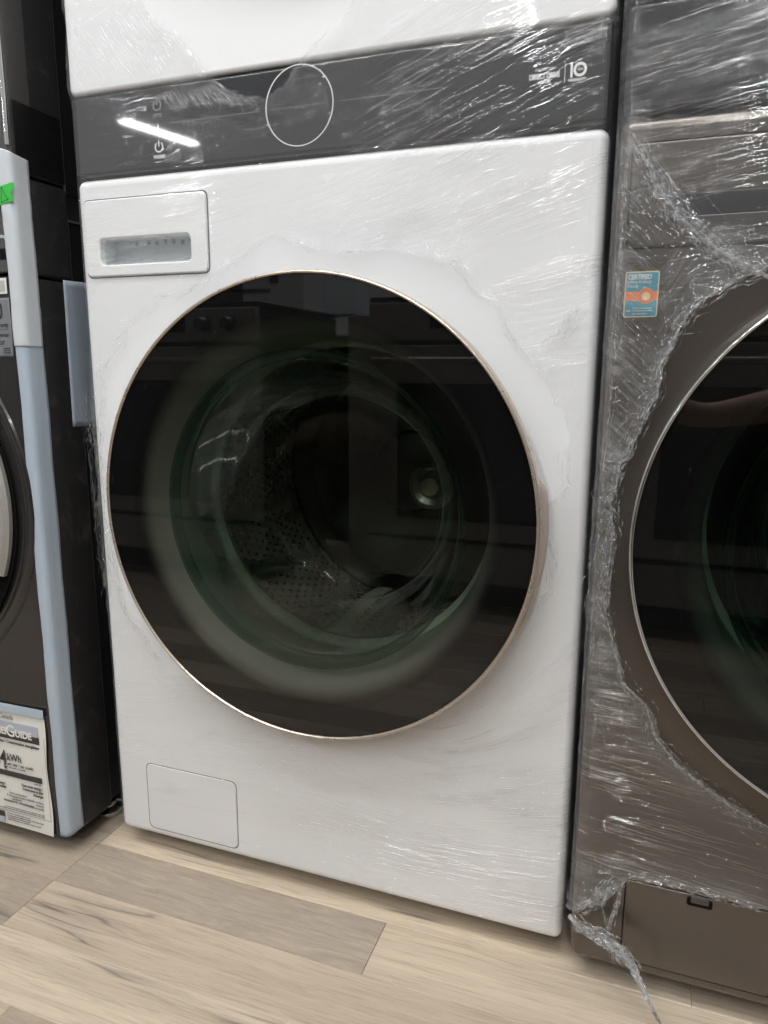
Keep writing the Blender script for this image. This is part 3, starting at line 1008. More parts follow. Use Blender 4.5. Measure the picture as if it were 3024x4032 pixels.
# pale blue patch across the side seam
V = [(LX1 + 0.0016, 0.0190, 0.8880), (LX1 + 0.0016, 0.105, 0.8905), (LX1 + 0.0016, 0.108, 0.6748), (LX1 + 0.0016, 0.0165, 0.6765)]
N = 24
VV, FF = [], []
for j in range(N + 1):
    s = j / N
    for i in range(13):
        t = i / 12
        a = Vector(V[0]).lerp(Vector(V[1]), t); b = Vector(V[3]).lerp(Vector(V[2]), t)
        p = a.lerp(b, s)
        yy = p.y
        p.x += 0.0008 * math.exp(-((yy - 0.040) / 0.003) ** 2) * (0.7 + 0.3 * math.sin(s * 150 + yy * 600))
        VV.append(p)
for j in range(N):
    for i in range(12):
        FF.append((j * 13 + i, (j + 1) * 13 + i, (j + 1) * 13 + i + 1, j * 13 + i + 1))
o = link('tape_patch', smooth(from_py(VV, FF, 'tape_patch'), 180), M_tape_blue)
md = o.modifiers.new('thickness', 'SOLIDIFY'); md.thickness = 0.0002; md.offset = 1
tag(o, 'pale blue tape patch across the side seam of the dark stack, beside the white tower', 'tape')
# green tape with a hand-drawn A
gtp = thing('green_tape', 'torn bright green tape piece with a handwritten letter A', 'tape')
gy = LY - 0.0036
gl = [(-0.094, 0.976), (-0.086, 0.9728), (-0.0782, 0.9741), (-0.066, 0.9775), (-0.0505, 0.9792), (-0.0515, 0.984), (-0.0535, 0.9895), (-0.0500, 0.9940), (-0.0468, 0.9972), (-0.0462, 1.0022), (-0.052, 1.0026), (-0.064, 1.0005), (-0.0751, 0.9985), (-0.090, 0.9965), (-0.096, 0.990)]
plate('tape_piece', [gl], gy, 0.0005, 0.0001, M_green, gtp, 1)
for a, b in (((-0.0712, 0.9775), (-0.0688, 0.9982)), ((-0.0688, 0.9982), (-0.0590, 0.9800)), ((-0.0712, 0.9790), (-0.0570, 0.9827))):
    d = Vector((b[0] - a[0], b[1] - a[1])).normalized(); nn = Vector((-d.y, d.x)) * 0.0005
    V = [(a[0] + nn.x, gy - 0.0002, a[1] + nn.y), (a[0] - nn.x, gy - 0.0002, a[1] - nn.y), (b[0] - nn.x, gy - 0.0002, b[1] - nn.y), (b[0] + nn.x, gy - 0.0002, b[1] + nn.y)]
    link('pen_stroke', from_py(V, [(0, 3, 2, 1)], 'pen_stroke'), M_ink, gtp)
# small paper sticker and silver warranty sticker
qs = thing('paper_sticker', 'small white paper sticker above the silver warranty sticker', 'sticker')
plate('paper', [rr(-0.125, -0.0782, 0.8625, 0.8835, 0.001)], ly - 0.0002, 0.0005, 0.0001, M_paper, qs, 1)
plate('printed_block', [rr(-0.105, -0.0815, 0.8655, 0.8800, 0.0006)], ly - 0.0004, 0.0004, 0.00005, simple('grey_print_block', (0.45, 0.44, 0.42), 0.6), qs, 1)
ws = thing('warranty_sticker', 'silver warranty sticker on the dark left washer, partly out of view', 'sticker')
plate('foil', [rr(-0.160, -0.0762, 0.7782, 0.8572, 0.0008)], ly - 0.0002, 0.0005, 0.0001, M_chrome, ws, 1)
plate('face', [rr(-0.158, -0.0780, 0.7800, 0.8555, 0.0008)], ly - 0.0004, 0.0004, 0.00005, M_sticker, ws, 1)
ys = ly - 0.0007
text('lettering', '10', -0.0895, 0.8300, ys, 0.032, M_ink, ws, 'RIGHT', 0.7, 1, 0.0008)
text('lettering', 'Year Warranty', -0.0815, 0.8185, ys, 0.0088, M_ink, ws, 'RIGHT', 0.9)
box('rule', -0.155, -0.0815, ys, ys + 0.0003, 0.8148, 0.8152, M_ink, ws)
text('lettering', 'Digital Inverter', -0.0815, 0.8050, ys, 0.0082, M_ink, ws, 'RIGHT', 0.9)
text('lettering', 'Motor', -0.0900, 0.7945, ys, 0.0125, M_ink, ws, 'RIGHT', 0.9)
for i, s_ in enumerate(('if applicable', 'labour costs', 'not included')):
    text('lettering', s_, -0.0815, 0.7885 - i * 0.003, ys, 0.0028, M_ink, ws, 'RIGHT', 0.9)
# energy label on the lower front
el = thing('energy_label', 'black and white energy consumption paper label at the foot of the dark washer', 'label')
V, F = [], []
nx_, nz_ = 24, 24
for j in range(nz_ + 1):
    for i in range(nx_ + 1):
        s, t = i / nx_, j / nz_
        x = -0.30 + (0.30 - 0.0835) * s + 0.0022 * math.sin(t * 9.0) * s
        z = 0.0300 + (0.2325 - 0.0300) * t
        y = ly - 0.0003 - 0.0016 * (s ** 6) * (0.5 + 0.5 * math.sin(t * 9.0 + 1))
        V.append((x, y, z))
for j in range(nz_):
    for i in range(nx_):
        F.append((j * (nx_ + 1) + i, j * (nx_ + 1) + i + 1, (j + 1) * (nx_ + 1) + i + 1, (j + 1) * (nx_ + 1) + i))
link('paper', smooth(from_py(V, F, 'paper'), 180), M_paper, el)
ye = ly - 0.0022
plate('banner_top', [rr(-0.30, -0.0965, 0.1985, 0.2155, 0.0003)], ye + 0.0002, 0.0002, 0.00003, M_greyblock, el, 1)
plate('banner', [rr(-0.30, -0.0955, 0.1865, 0.1985, 0.0003)], ye + 0.0002, 0.0002, 0.00003, M_ink, el, 1)
text('lettering', 'ENER', -0.1560, 0.1932, ye, 0.0165, M_paper, el, 'RIGHT', 0.9, 1, 0.0005)
text('lettering', 'G', -0.1620, 0.1915, ye - 0.0002, 0.0270, M_paper, el, 'LEFT', 0.95, 1, 0.0003)
text('lettering', 'UIDE', -0.1435, 0.1925, ye, 0.0165, M_paper, el, 'LEFT', 0.92, 1, 0.0005)
text('lettering', 'Canada', -0.1740, 0.2205, ye, 0.0115, M_ink_soft, el, 'LEFT', 0.85)
text('lettering', 'Energy consumption / Consommation énergétique', -0.0965, 0.1785, ye, 0.0072, M_ink, el, 'RIGHT', 0.82, 1, 0.0001)
text('lettering', '134', -0.1675, 0.1385, ye, 0.036, M_ink, el, 'RIGHT', 0.72, 1, 0.0006)
text('lettering', 'kWh', -0.1660, 0.1480, ye, 0.0175, M_ink, el, 'LEFT', 0.85, 1, 0.0001)
text('lettering', 'per year / par année', -0.1660, 0.1395, ye, 0.0078, M_ink, el, 'LEFT', 0.82)
text('lettering', 'This model / Ce modèle', -0.1640, 0.1345, ye, 0.0042, M_ink_soft, el, 'LEFT', 0.85)
link('pointer', from_py([(-0.1755, ye, 0.1365), (-0.1665, ye, 0.1365), (-0.171, ye, 0.1305)], [(0, 2, 1)], 'pointer'), M_ink, el)
plate('scale_bar', [rr(-0.30, -0.0975, 0.1195, 0.1290, 0.0003)], ye + 0.0002, 0.0002, 0.00003, M_ink, el, 1)
text('lettering', '199 kWh', -0.0990, 0.1145, ye, 0.0046, M_ink_soft, el, 'RIGHT', 0.85)
for i, s_ in enumerate(('Uses most energy /', 'Consomme le plus', "d'énergie")):
    text('lettering', s_, -0.0975, 0.1075 - i * 0.0066, ye, 0.0064, M_ink, el, 'RIGHT', 0.86, 1, 0.00008)
for i, s_ in enumerate(('Uses least energy /', 'Consomme le moins')):
    text('lettering', s_, -0.1745, 0.1025 - i * 0.0062, ye, 0.0064, M_ink, el, 'RIGHT', 0.82, 1, 0.00008)
for i, (s_, xx) in enumerate((('Front Load Standard /', -0.150), ('À Chargement frontal ordinaire', -0.147), ('SAMSUNG', -0.153), ('WH46DBH1**E* / WH46DBH1**G*', -0.150))):
    text('lettering', s_, xx, 0.0885 - i * 0.0052, ye, 0.0052, M_ink_soft if i != 3 else M_ink, el, 'CENTER', 0.8)
for i, s_ in enumerate(('Modèles similaires', 'comparés', 'Numéro du modèle')):
    text('lettering', s_, -0.0985, 0.0835 - i * 0.0056, ye, 0.0050, M_ink_soft, el, 'RIGHT', 0.8)
for i, s_ in enumerate(('Removal of this label before first retail purchase is an offence (S.C. 1992, c. 36).', "Enlever cette étiquette avant le premier achat au détail constitue une infraction (L.C. 1992, ch. 36).")):
    text('lettering', s_, -0.0985, 0.0628 - i * 0.0032, ye, 0.0031, M_ink_soft, el, 'RIGHT', 0.82)
box('rule', -0.30, -0.0860, ye, ye + 0.0002, 0.0562, 0.0566, M_ink, el)
box('rule', -0.0862, -0.0858, ye, ye + 0.0002, 0.0562, 0.2000, M_ink_soft, el)
for i, s_ in enumerate(('The mark on this label signifies that this', 'is an energy-efficient appliance. Its energy performance meets', 'the high efficiency levels. Use the label', 'rating in selecting how this appliance compares to other.')):
    text('lettering', s_, -0.178, 0.0505 - i * 0.0036, ye, 0.0034, M_ink_soft, el, 'LEFT', 0.9)
plate('mark_block', [rr(-0.215, -0.1835, 0.0430, 0.0530, 0.0003)], ye + 0.0002, 0.0002, 0.00003, M_ink, el, 1)
plate('mark_block', [rr(-0.215, -0.1835, 0.0330, 0.0430, 0.0003)], ye + 0.0002, 0.0002, 0.00003, M_greyblock, el, 1)
V = [(-0.30, ly - 0.0030, 0.2315), (-0.0815, ly - 0.0034, 0.2330), (-0.0812, ly - 0.0030, 0.2478), (-0.30, ly - 0.0010, 0.2440)]
o = link('label_tape', from_py(V, [(0, 1, 2, 3)], 'label_tape'), M_tape_blue)
md = o.modifiers.new('thickness', 'SOLIDIFY'); md.thickness = 0.0003
tag(o, 'pale blue tape strip holding the top edge of the energy label', 'tape')

# =================================================================== opposite row, seen only mirrored in the door glass
def kitchen_range(x0, yf, label, knob_x, display_x):
    """front faces +y (towards the machines)"""
    t = thing('kitchen_range', label, 'range', 'black ranges in the opposite row')
    w = 0.76
    x1 = x0 + w
    box('body', x0 + 0.004, x1 - 0.004, yf - 0.66, yf - 0.03, 0.09, 0.965, M_black, t, 0.004)
    box('toe_kick', x0 + 0.03, x1 - 0.03, yf - 0.60, yf - 0.10, 0.0, 0.09, M_blackm, t)
    box('cooktop', x0, x1, yf - 0.66, yf - 0.012, 0.967, 0.982, M_range_glass, t, 0.003)
    box('control_fascia', x0 + 0.002, x1 - 0.002, yf - 0.03, yf, 0.850, 0.964, M_range, t, 0.006)
    d = box('oven_door', x0 + 0.002, x1 - 0.002, yf - 0.03, yf + 0.012, 0.240, 0.836, M_range, t, 0.006)
    box('oven_window', x0 + 0.105, x1 - 0.105, yf + 0.0125, yf + 0.0145, 0.30, 0.722, M_range_glass, d, 0.0006, 1)
    for hx in (x0 + 0.05, x1 - 0.05):
        box('handle_post', hx - 0.010, hx + 0.010, yf + 0.012, yf + 0.055, 0.780, 0.800, M_range_handle, d, 0.003)
    tube('handle', [(x0 + 0.035, yf + 0.058, 0.790), (x1 - 0.035, yf + 0.058, 0.790)], 0.011, M_range_handle, d, 14)
    box('drawer', x0 + 0.002, x1 - 0.002, yf - 0.03, yf + 0.006, 0.100, 0.226, M_range, t, 0.006)
    for kx in knob_x:
        k = lathe('knob', [(0.0, 0.040), (0.018, 0.040), (0.021, 0.036), (0.023, 0.006), (0.026, 0.0)], (x0 + kx, yf, 0.912), M_knob, t, 24)
    if display_x is not None:
        box('display', x0 + display_x, x0 + display_x + 0.20, yf + 0.0005, yf + 0.003, 0.885, 0.945, M_range_glass, t, 0.0006, 1)
    return t


YO = -1.42
kitchen_range(-1.240, YO, 'black slide-in range with bar handle, mirrored on the left of the door glass', (0.10, 0.20, 0.56, 0.66), 0.28)
kitchen_range(-0.085, YO, 'black range with wide display, mirrored on the right of the door glass', (0.60, 0.69), 0.20)
kitchen_range(0.690, YO, 'black range at the right end of the opposite row', (0.10, 0.20, 0.56, 0.66), 0.28)
fl = thing('filler_panel', 'narrow dark grey filler panel between the two mirrored ranges', 'panel')
box('board', -0.162, -0.088, YO - 0.50, YO - 0.02, 0.0, 0.93, M_range, fl, 0.003)
bd = thing('display_board', 'grey printed display board leaning behind the mirrored ranges', 'board')
box('board', -1.75, -0.62, -2.06, -2.03, 0.90, 1.42, M_board, bd, 0.004)
for i, (bx, bz, bw, bh, m) in enumerate(((-1.30, 1.06, 0.22, 0.20, M_knob), (-1.02, 1.05, 0.26, 0.22, M_knob), (-0.74, 1.20, 0.05, 0.06, M_cream), (-0.74, 1.09, 0.04, 0.05, M_knob), (-0.86, 1.035, 0.20, 0.012, M_knob))):
    box('printed_picture', bx - bw / 2, bx + bw / 2, -2.0295, -2.027, bz - bh / 2 + 0.05, bz + bh / 2 + 0.05, m, bd)
ct = thing('carton', 'pale blue upright carton standing behind the mirrored ranges', 'carton')
box('carton_body', -0.507, -0.364, -2.14, -2.0, 0.977, 1.36, M_carton, ct, 0.003)
box('carton_lid_flap', -0.509, -0.362, -2.142, -1.998, 1.352, 1.364, M_carton, ct, 0.002)
sh = thing('shop_shelf', 'long dark shelf bench behind the mirrored ranges', 'shelf')
box('shelf_top', -2.4, 1.6, -2.45, YO - 0.67, 0.88, 0.90, M_range, sh, 0.003)
box('dark_backing', -2.4, 1.6, YO - 0.70, YO - 0.68, 0.02, 0.88, M_black, sh, 0.002)  # dark sheet added to block the bright background between the ranges
for lx in (-2.3, -1.0, 0.3, 1.5):
    box('shelf_leg', lx - 0.02, lx + 0.02, -2.4, -2.36, 0.0, 0.88, M_range, sh)
fr = thing('refrigerator', 'tall black refrigerator in the row behind the ranges', 'refrigerator')
box('cabinet', -0.34, 0.56, -3.0, -2.50, 0.02, 1.80, M_range, fr, 0.008)
for s_, (a, b) in enumerate(((-0.337, 0.107), (0.113, 0.557))):
    dd = box('door', a, b, -2.495, -2.45, 0.62, 1.795, M_range, fr, 0.008)
    hx = 0.085 if s_ == 0 else 0.135
    tube('handle', [(hx, -2.41, 0.8), (hx, -2.41, 1.5)], 0.010, M_range_handle, dd, 10)
box('freezer_drawer', -0.337, 0.557, -2.495, -2.45, 0.05, 0.61, M_range, fr, 0.008)


# =================================================================== stretch film
def seg_dist(P, poly, closed=True):
    d = np.full(len(P), 1e9)
    n = len(poly)
    for i in range(n if closed else n - 1):
        a = np.array(poly[i]); b = np.array(poly[(i + 1) % n])
        ab = b - a
        t = np.clip(((P - a) @ ab) / (ab @ ab + 1e-12), 0, 1)
        q = a + t[:, None] * ab
        d = np.minimum(d, np.hypot(P[:, 0] - q[:, 0], P[:, 1] - q[:, 1]))
    return d


def in_poly(P, poly):
    c = np.zeros(len(P), bool)
    n = len(poly)
    for i in range(n):
        x1, y1 = poly[i]; x2, y2 = poly[(i + 1) % n]
        cond = ((y1 > P[:, 1]) != (y2 > P[:, 1]))
        xx = (x2 - x1) * (P[:, 1] - y1) / ((y2 - y1) if y2 != y1 else 1e-12) + x1
        c ^= cond & (P[:, 0] < xx)
    return c


def vnoise(P, f, seed):
    """cheap smooth value noise"""
    g = np.random.default_rng(seed)
    T = g.random((64, 64))
    q = P * np.array(f)
    i = np.floor(q).astype(int); t = q - i
    t = t * t * (3 - 2 * t)
    a = T[i[:, 0] % 64, i[:, 1] % 64]; b = T[(i[:, 0] + 1) % 64, i[:, 1] % 64]
    c = T[i[:, 0] % 64, (i[:, 1] + 1) % 64]; d = T[(i[:, 0] + 1) % 64, (i[:, 1] + 1) % 64]
    return (a * (1 - t[:, 0]) + b * t[:, 0]) * (1 - t[:, 1]) + (c * (1 - t[:, 0]) + d * t[:, 0]) * t[:, 1]


def sstep(x, a, b):
    t = np.clip((x - a) / (b - a), 0, 1)
    return t * t * (3 - 2 * t)


def film_sheet(name, s0, s1, z0, z1, step, holes, profile, flow, mat, parent, lift, seed, crw=0.020, extra=None, ripple=None):
    ns = int((s1 - s0) / step); nz = int((z1 - z0) / step)
    ss = np.linspace(s0, s1, ns + 1); zs = np.linspace(z0, z1, nz + 1)
    S, Z = np.meshgrid(ss, zs)
    P = np.stack([S.ravel(), Z.ravel()], 1)
    jag = 0.0035 * (vnoise(P, (160, 160), seed) - 0.5) + 0.006 * (vnoise(P, (55, 55), seed + 1) - 0.5)
    sd = np.full(len(P), 1e9)
    for h in holes:
        d = seg_dist(P, h)
        sd = np.minimum(sd, np.where(in_poly(P, h), -d, d))
    sd = sd + jag
    near = np.exp(-np.maximum(sd, 0) / crw)
    blot = vnoise(P, (34, 34), seed + 2)
    cr = np.clip(near * (0.35 + 1.1 * blot), 0, 1)
    if extra is not None:
        cr = np.clip(cr + extra(P), 0, 1)
    yo = lift + cr * 0.005 * vnoise(P, (95, 95), seed + 3) + cr * 0.004 * vnoise(P, (260, 260), seed + 4)
    X, Y = profile(P[:, 0], yo)
    Fu, Fv = flow(P)
    Q = np.stack([Fu, Fv], 1)
    Fv = Fv + 0.010 * (vnoise(Q, (5, 14), seed + 5) - 0.5) + 0.003 * (vnoise(Q, (11, 50), seed + 6) - 0.5)
    Q = np.stack([Fu, Fv], 1)
    gate = sstep(vnoise(Q, (9, 30), seed + 7) * 0.6 + vnoise(Q, (4, 9), seed + 8) * 0.4, 0.44, 0.64)
    patch = 0.15 + sstep(vnoise(Q, (4, 8), seed + 9), 0.30, 0.75)
    if ripple is not None:
        rp = ripple(P)
        gate = gate * rp; patch = patch * rp
    ks = ns + 1
    V = list(zip(X, Y, P[:, 1]))
    U = list(zip(Fu, Fv))
    CR = list(zip(cr, gate, patch))
    faces = []
    sg = (sd > 0)
    extra_idx = {}

    def cutp(a, b):
        key = (a, b) if a < b else (b, a)
        if key not in extra_idx:
            t = sd[key[0]] / (sd[key[0]] - sd[key[1]])
            t = min(max(t, 0.02), 0.98)
            i0, i1 = key
            V.append(tuple(np.array(V[i0]) * (1 - t) + np.array(V[i1]) * t))
            U.append((Fu[i0] * (1 - t) + Fu[i1] * t, Fv[i0] * (1 - t) + Fv[i1] * t))
            CR.append((cr[i0] * (1 - t) + cr[i1] * t, gate[i0], patch[i0]))
            extra_idx[key] = len(V) - 1
        return extra_idx[key]

    idx = np.arange(len(P)).reshape(nz + 1, ns + 1)
    A = idx[:-1, :-1].ravel(); B = idx[:-1, 1:].ravel(); C = idx[1:, 1:].ravel(); D = idx[1:, :-1].ravel()
    cnt = sg[A].astype(int) + sg[B] + sg[C] + sg[D]
    full = cnt == 4
    faces += list(zip(A[full].tolist(), B[full].tolist(), C[full].tolist(), D[full].tolist()))
    for q in np.nonzero((cnt > 0) & (cnt < 4))[0]:
        cs = [int(A[q]), int(B[q]), int(C[q]), int(D[q])]
        poly = []
        for k in range(4):
            a, b = cs[k], cs[(k + 1) % 4]
            if sg[a]:
                poly.append(a)
            if sg[a] != sg[b]:
                poly.append(cutp(a, b))
        if len(poly) >= 3:
            faces.append(tuple(poly))
    me = bpy.data.meshes.new(name)
    me.from_pydata(V, [], faces)
    me.update()
    uvl = me.uv_layers.new(name='flow')
    li = np.empty(len(me.loops), np.int32); me.loops.foreach_get('vertex_index', li)
    Ua = np.array(U, np.float32)
    uvl.data.foreach_set('uv', Ua[li].ravel())
    at = me.attributes.new('film', 'FLOAT_VECTOR', 'POINT')
    at.data.foreach_set('vector', np.array(CR, np.float32).ravel())
    me.polygons.foreach_set('use_smooth', [True] * len(me.polygons))
    bm = bmesh.new(); bm.from_mesh(me)
    loose = [v for v in bm.verts if not v.link_faces]
    bmesh.ops.delete(bm, geom=loose, context='VERTS')
    bm.to_mesh(me); bm.free()
    return link(name, me, mat, parent)


def wrap_profile(x0, x1, yf, r):
    def f(s, off):
        X = np.array(s, float); Y = np.full_like(X, yf) - off
        R = r + off
        aL = (x0 + r - s) / r
        m = aL > 0
        a = np.minimum(aL, PI / 2)
        X[m] = (x0 + r) - (R * np.sin(a))[m]
        Y[m] = (yf + r - R * np.cos(a))[m] + (np.maximum(aL - PI / 2, 0) * r)[m]
        aR = (s - (x1 - r)) / r
        m = aR > 0
        a = np.minimum(aR, PI / 2)
        X[m] = (x1 - r) + (R * np.sin(a))[m]
        Y[m] = (yf + r - R * np.cos(a))[m] + (np.maximum(aR - PI / 2, 0) * r)[m]
        return X, Y
    return f


def strands(name, paths, mat, parent, seed=0):
    """thin curled ribbons of gathered film; each path: (points, count, spread, (len range), half width)"""
    g = np.random.default_rng(seed)
    V, F = [], []
    for pts, cnt, spread, lr, hw, dep in paths:
        P = np.array(pts, float)
        L = np.r_[0, np.cumsum(np.linalg.norm(np.diff(P, axis=0), axis=1))]
        tot = L[-1]
        for _ in range(cnt):
            ln = min(g.uniform(*lr), tot)
            s0 = g.uniform(0, tot - ln * 0.999)
            n = max(4, int(ln / 0.0035))
            off = g.normal(0, spread, 2)
            ph = g.random(4) * 6.3
            tw = g.uniform(-1, 1) * 260
            am = g.uniform(0.2, 1.0) * spread * 0.8
            w0 = hw * g.uniform(0.25, 0.8)
            b0 = len(V)
            dd = g.uniform(0, dep)
            for k in range(n + 1):
                s = s0 + ln * k / n
                p = np.array([np.interp(s, L, P[:, c]) for c in range(3)])
                q = np.array([np.interp(min(s + 0.002, tot), L, P[:, c]) for c in range(3)])
                p0 = np.array([np.interp(max(s - 0.002, 0), L, P[:, c]) for c in range(3)])
                d = q - p0; d /= (np.linalg.norm(d) + 1e-9)
                side = np.cross(d, [0, 1, 0]); side /= (np.linalg.norm(side) + 1e-9)
                up = np.cross(side, d)
                w = w0 * (0.35 + abs(math.sin(s * 190 + ph[2]))) * math.sin(PI * (0.08 + 0.84 * k / n))
                c = p + side * (off[0] + am * math.sin(s * 120 + ph[0]) + 0.4 * am * math.sin(s * 410 + ph[1])) + np.array([0, -1, 0]) * (dd + 0.0012 * math.sin(s * 230 + ph[3]))
                a = tw * s + ph[1]
                e = side * math.cos(a) + up * math.sin(a)
                V.append(c + e * w); V.append(c - e * w)
            for k in range(n):
                i = b0 + 2 * k
                F.append((i, i + 1, i + 3, i + 2))
    me = from_py(V, F, name)
    me.polygons.foreach_set('use_smooth', [True] * len(me.polygons))
    o = link(name, me, mat, parent)
    o['kind'] = 'stuff'
    return o


WHOLE = [(0.306, 0.926), (0.298, 0.922), (0.275, 0.912), (0.22, 0.881), (0.179, 0.86), (0.131, 0.851), (0.109, 0.839), (0.084, 0.822), (0.068, 0.799), (0.044, 0.772), (0.026, 0.752), (0.032, 0.725), (0.019, 0.678), (0.019, 0.643), (0.017, 0.557), (0.02, 0.541), (0.024, 0.497), (0.032, 0.44), (0.043, 0.406), (0.072, 0.366), (0.092, 0.341), (0.106, 0.321), (0.16, 0.311), (0.213, 0.288), (0.296, 0.267), (0.394, 0.27), (0.486, 0.306), (0.554, 0.353), (0.586, 0.386), (0.604, 0.412), (0.616, 0.431), (0.634, 0.453), (0.645, 0.477), (0.656, 0.497), (0.664, 0.505), (0.664, 0.527), (0.666, 0.548), (0.659, 0.569), (0.655, 0.587), (0.651, 0.602), (0.665, 0.618), (0.677, 0.637), (0.675, 0.642), (0.674, 0.692), (0.666, 0.719), (0.649, 0.75), (0.632, 0.77), (0.618, 0.785), (0.601, 0.812), (0.587, 0.834), (0.563, 0.852), (0.549, 0.868), (0.539, 0.886), (0.525, 0.882), (0.496, 0.892), (0.464, 0.9), (0.424, 0.901), (0.393, 0.898), (0.353, 0.909)]
# under the door rim the tear stays hidden: pull the outline a little behind the bezel there
WEDGE = [(0.107, 1.369), (0.123, 1.215), (0.152, 1.18), (0.185, 1.16), (0.2, 1.137), (0.226, 1.108), (0.251, 1.092), (0.296, 1.082), (0.308, 1.082), (0.33, 1.096), (0.352, 1.118), (0.376, 1.137), (0.411, 1.163), (0.433, 1.197), (0.537, 1.283), (0.5, 1.6), (0.1, 1.6)]
RHOLE = [(0.912, 0.885), (0.859, 0.864), (0.852, 0.858), (0.836, 0.854), (0.82, 0.844), (0.803, 0.833), (0.788, 0.815), (0.78, 0.792), (0.769, 0.769), (0.769, 0.74), (0.759, 0.72), (0.753, 0.7), (0.744, 0.673), (0.736, 0.665), (0.733, 0.639), (0.729, 0.621), (0.734, 0.587), (0.732, 0.56), (0.729, 0.506), (0.743, 0.452), (0.755, 0.415), (0.782, 0.391), (0.795, 0.353), (0.822, 0.324), (0.853, 0.301), (0.883, 0.285), (0.916, 0.27), (0.983, 0.241), (1.30, 0.27), (1.42, 0.56), (1.28, 0.87)]
ROPE = [(0.724, 0.997), (0.733, 0.981), (0.741, 0.966), (0.756, 0.936), (0.775, 0.913), (0.798, 0.892), (0.816, 0.879), (0.834, 0.869), (0.86, 0.853)]
RBOT = [(0.60, -0.1), (0.60, 0.094), (0.71, 0.094), (0.727, 0.116), (0.747, 0.131), (0.762, 0.148), (0.772, 0.161), (0.781, 0.17), (0.823, 0.171), (0.849, 0.169), (0.878, 0.168), (0.927, 0.164), (1.5, 0.15), (1.5, -0.1)]
TAIL = [(0.711, 0.105), (0.723, 0.094), (0.745, 0.088), (0.77, 0.077), (0.787, 0.059), (0.796, 0.043), (0.806, 0.023), (0.826, -0.013)]
FLAP = [(0.769, 0.171), (0.747, 0.153), (0.74, 0.132), (0.754, 0.12), (0.765, 0.107), (0.767, 0.133)]


def flow_white(P):
    x, z = P[:, 0], P[:, 1]
    th = np.radians(3.0 + 6.5 * sstep(z, 0.55, 0.85))
    v = z - np.tan(th) * (x - 0.35) - 0.06 * sstep(x, 0.30, 0.75) * sstep(z, 0.8, 1.1)
    r = np.hypot(x - DX, z - DZ)
    ang = np.degrees(np.arctan2(z - DZ, x - DX))
    w = np.exp(-np.maximum(r - 0.30, 0) / 0.07) * sstep(ang, -95, -50) * (1 - sstep(ang, -5, 25))
    v = v * (1 - w) + (0.9 - r) * w
    return x, v


def cr_white(P):
    x, z = P[:, 0], P[:, 1]
    a = 0.55 * np.exp(-((x - 0.015) / 0.03) ** 2) * sstep(z, 0.36, 0.42) * (1 - sstep(z, 0.74, 0.80)) * (0.4 + 0.6 * vnoise(P, (40, 40), 77))
    b = 0.40 * np.exp(-((x - 0.665) / 0.035) ** 2 - ((z - 0.80) / 0.07) ** 2) * vnoise(P, (40, 40), 78)
    c = 0.9 * (1 - sstep(x, 0.12, 0.20)) * sstep(z, 1.10, 1.14) * vnoise(P, (30, 30), 79)
    lead = np.exp(-(seg_dist(P, [(0.13, 1.06), (0.20, 1.095), (0.26, 1.088), (0.30, 1.082)], False) / 0.016) ** 2) * 0.5
    return a + b + c + lead


wf = thing('stretch_film', 'clear stretch film wrapped round the white tower, torn open around its door', 'plastic film')
film_sheet('film', -0.055, W + 0.055, 0.040, 1.60, 0.0022, [WHOLE, WEDGE], wrap_profile(0.0, W, 0.0, 0.016), flow_white, M_film, wf, 0.0045, 21, 0.012, cr_white, lambda P: 0.25 + 0.9 * (1 - sstep(P[:, 1], 0.98, 1.02)) + 1.5 * sstep(P[:, 0], 0.36, 0.55) * sstep(P[:, 1], 0.98, 1.02))


def ridges(name, spots, flow, profile, holes, lift, mat, parent, seed):
    """raised folds of taut film: slender half-round strips that follow the stretch direction; spots: (x, z, length, width)"""
    g = np.random.default_rng(seed)
    V, F = [], []
    m = 6
    for x, z, ln, w in spots:
        n = max(5, int(ln / 0.006))
        xs = [x]; zs = [z]
        st = ln / n
        for k in range(n):
            P = np.array([[xs[-1], zs[-1]], [xs[-1] + 1e-4, zs[-1]], [xs[-1], zs[-1] + 1e-4]])
            v = flow(P)[1]
            gx, gz = (v[1] - v[0]) / 1e-4, (v[2] - v[0]) / 1e-4
            d = np.array([gz, -gx]); d /= np.linalg.norm(d) + 1e-9
            if d[0] < 0:
                d = -d
            xs.append(xs[-1] + d[0] * st); zs.append(zs[-1] + d[1] * st)
        pts = np.stack([xs, zs], 1)
        if any(in_poly(pts, h).any() for h in holes):
            continue
        ph = g.random(3) * 6.3
        kk = np.arange(n + 1) / n
        wz = w * np.sin(PI * (0.03 + 0.94 * kk)) ** 0.7 * (0.75 + 0.25 * np.sin(kk * 17 + ph[0]))
        zw = pts[:, 1] + 0.0006 * np.sin(kk * 7 + ph[1]) + 0.0002 * np.sin(kk * 31 + ph[2])
        b0 = len(V)
        for j in range(m):
            a = PI * j / (m - 1)
            X, Y = profile(pts[:, 0], lift + 0.0003 + 0.30 * wz * math.sin(a))
            Zj = zw + 0.5 * wz * math.cos(a)
            V += list(zip(X, Y, Zj))
        for j in range(m - 1):
            for k in range(n):
                q = b0 + j * (n + 1) + k
                F.append((q, q + 1, q + n + 2, q + n + 1))
    me = from_py(V, F, name)
    me.polygons.foreach_set('use_smooth', [True] * len(me.polygons))
    o = link(name, me, mat, parent)
    o['kind'] = 'stuff'
    return o


